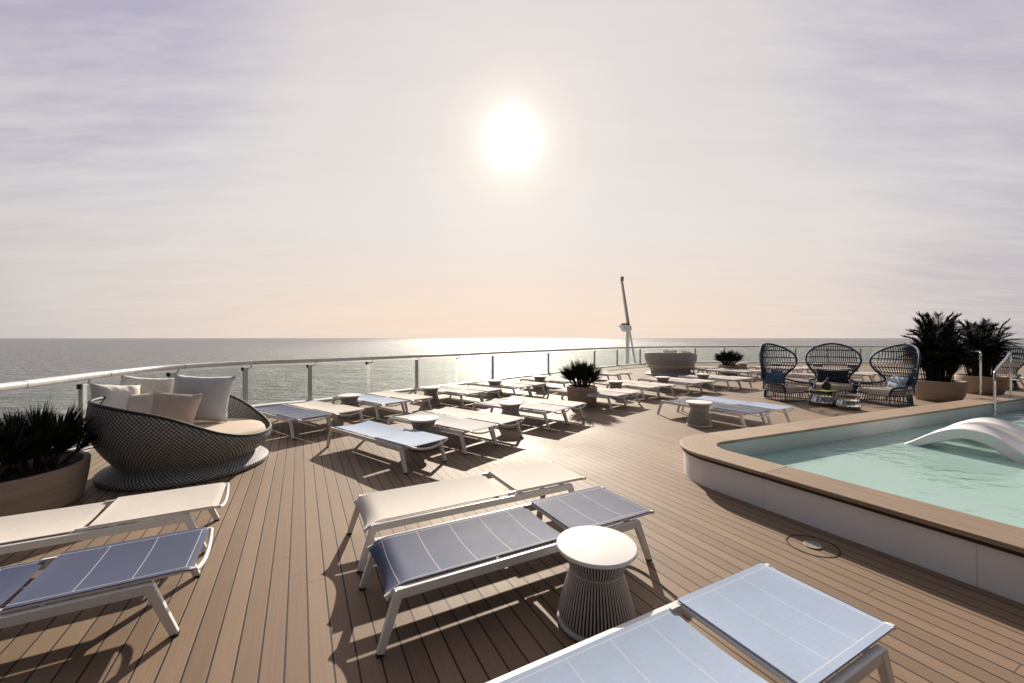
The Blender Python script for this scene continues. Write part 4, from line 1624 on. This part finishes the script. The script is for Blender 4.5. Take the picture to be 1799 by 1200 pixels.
# mirrored drum tables
def mirror_table(loc, r, h, label):
    root = thing('mirrored_table', label, 'side table', loc, 0, 'mirrored drum tables')
    m = MB()
    prof = [(0.84, 0.0), (0.90, 0.03), (0.98, 0.22), (0.98, 0.30), (0.88, 0.55), (0.82, 0.72), (0.92, 0.92), (1.0, 0.98)]
    N = 72
    rings = []
    for a, z in prof:
        rings.append([m.bm.verts.new((r * a * (1 + (0.022 if j % 4 < 2 else -0.022)) * math.cos(2 * math.pi * j / N), r * a * (1 + (0.022 if j % 4 < 2 else -0.022)) * math.sin(2 * math.pi * j / N), z * h)) for j in range(N)])
    m._skin(rings, False, True)
    m.build('drum', M['mirror'], root, smooth=True, angle=70)
    m = MB()
    m.lathe([(r * 0.98, h * 0.981), (r * 1.02, h * 0.99), (r * 1.02, h), (r * 0.9, h + 0.004)], 48)
    m.build('tabletop', M['drum_top'], root, smooth=True)
    return root


T1 = at(1455, 713)
T2 = at(1497, 720)
mirror_table((T1.x, T1.y + 0.12, 0), 0.33, 0.36, 'wide mirrored drum table in front of the middle blue chair')
mirror_table((T2.x, T2.y + 0.10, 0), 0.24, 0.34, 'narrow mirrored drum table beside the right blue chair')
v0 = thing('dark_vase', 'small dark vase with a pale stick on the wide mirrored table', 'vase', (T1.x + 0.05, T1.y + 0.12, 0.364))
m = MB()
m.lathe([(0.05, 0.0), (0.095, 0.05), (0.105, 0.11), (0.08, 0.17), (0.05, 0.20), (0.055, 0.22)], 24)
m.build('body', M['dark_vase'], v0, smooth=True)
m = MB()
m.tube([(-0.16, -0.05, 0.13), (0.06, 0.02, 0.31)], 0.008, 6)
m.build('stick', M['pale_stick'], v0, smooth=True)
m = MB()
m.box((0, 0, 0.008), (0.42, 0.26, 0.016))
o = m.build('magazine', M['magazine'], None, bevel=0.002)
o.location = (T1.x - 0.04, T1.y - 0.05, 0.366)
o.rotation_euler = (0, 0, R(20))
tag(o, 'yellow green magazine lying on the wide mirrored table', 'magazine')


# ---------------------------------------------------------------- mast beyond the rail, deck it stands on
def build_mast():
    Y = 31.0
    base = atY(1104, Y)
    zb = -3.4
    m = MB()
    m.box((base.x, Y + 0.5, zb - 0.15), (14, 6, 0.3))
    struct(m.build('lower_deck', M['hull']))
    root = thing('signal_mast', 'thin leaning white mast with platform on three legs beyond the rail', 'mast', (base.x, Y, zb))

    def P(px, py): return Vector(((px - CX) / F * Y - base.x, 0, CAMH - (py - HY) / F * Y - zb))
    m = MB()
    a, c = P(1106, 578), P(1093, 490)
    m.tube([a, a.lerp(c, 0.5), c], [0.105, 0.085, 0.06], 10)
    m.build('pole', M['mast_dark'], root, smooth=True)
    m = MB()
    e = P(1102, 577); e2 = P(1090.5, 494)
    m.tube([e + Vector((0, -0.1, 0)), e2 + Vector((0, -0.1, 0))], 0.022, 6)
    m.build('halyard', M['mast_white'], root)
    m = MB()
    m.box(c + Vector((0.02, 0, 0.0)), (0.22, 0.2, 0.36))
    m.build('head_light', M['mast_dark'], root, bevel=0.03)
    m = MB()
    q = [P(1089.5, 571.5), P(1106, 572), P(1108, 578), P(1104, 583), P(1097, 582.5)]
    f0 = [m.bm.verts.new(v + Vector((0, -0.45, 0))) for v in q]
    f1 = [m.bm.verts.new(v + Vector((0, 0.45, 0))) for v in q]
    m._skin([f0, f1], False, True)
    m.build('platform', M['mast_white'], root)
    m = MB()
    m.box(P(1097, 571) + Vector((0, -0.1, 0.06)), (0.4, 0.4, 0.12))
    m.build('lamp', M['black_rubber'], root)
    for top_, bx, by, r in ((P(1103.5, 582), 1102.5, 0.0, 0.13), (P(1105, 582), 1110, 0.9, 0.07), (P(1106.5, 580), 1127, -0.3, 0.07)):
        m = MB()
        zbp = P(bx, 594); 
        m.tube([Vector((zbp.x, by, 0.0)), top_], [r * 1.15, r], 10)
        m.build('leg', M['mast_white'], root, smooth=True)
build_mast()

m = MB()
c = atY(1608, 26.0)
m.box((c.x, c.y, 0.62), (1.0, 0.6, 1.24))
m.box((c.x, c.y, 1.28), (1.12, 0.72, 0.08))
o = m.build('deck_locker', M['cabinet'], None, bevel=0.015)
tag(o, 'pale box locker by the far rail behind the right blue chair', 'locker')
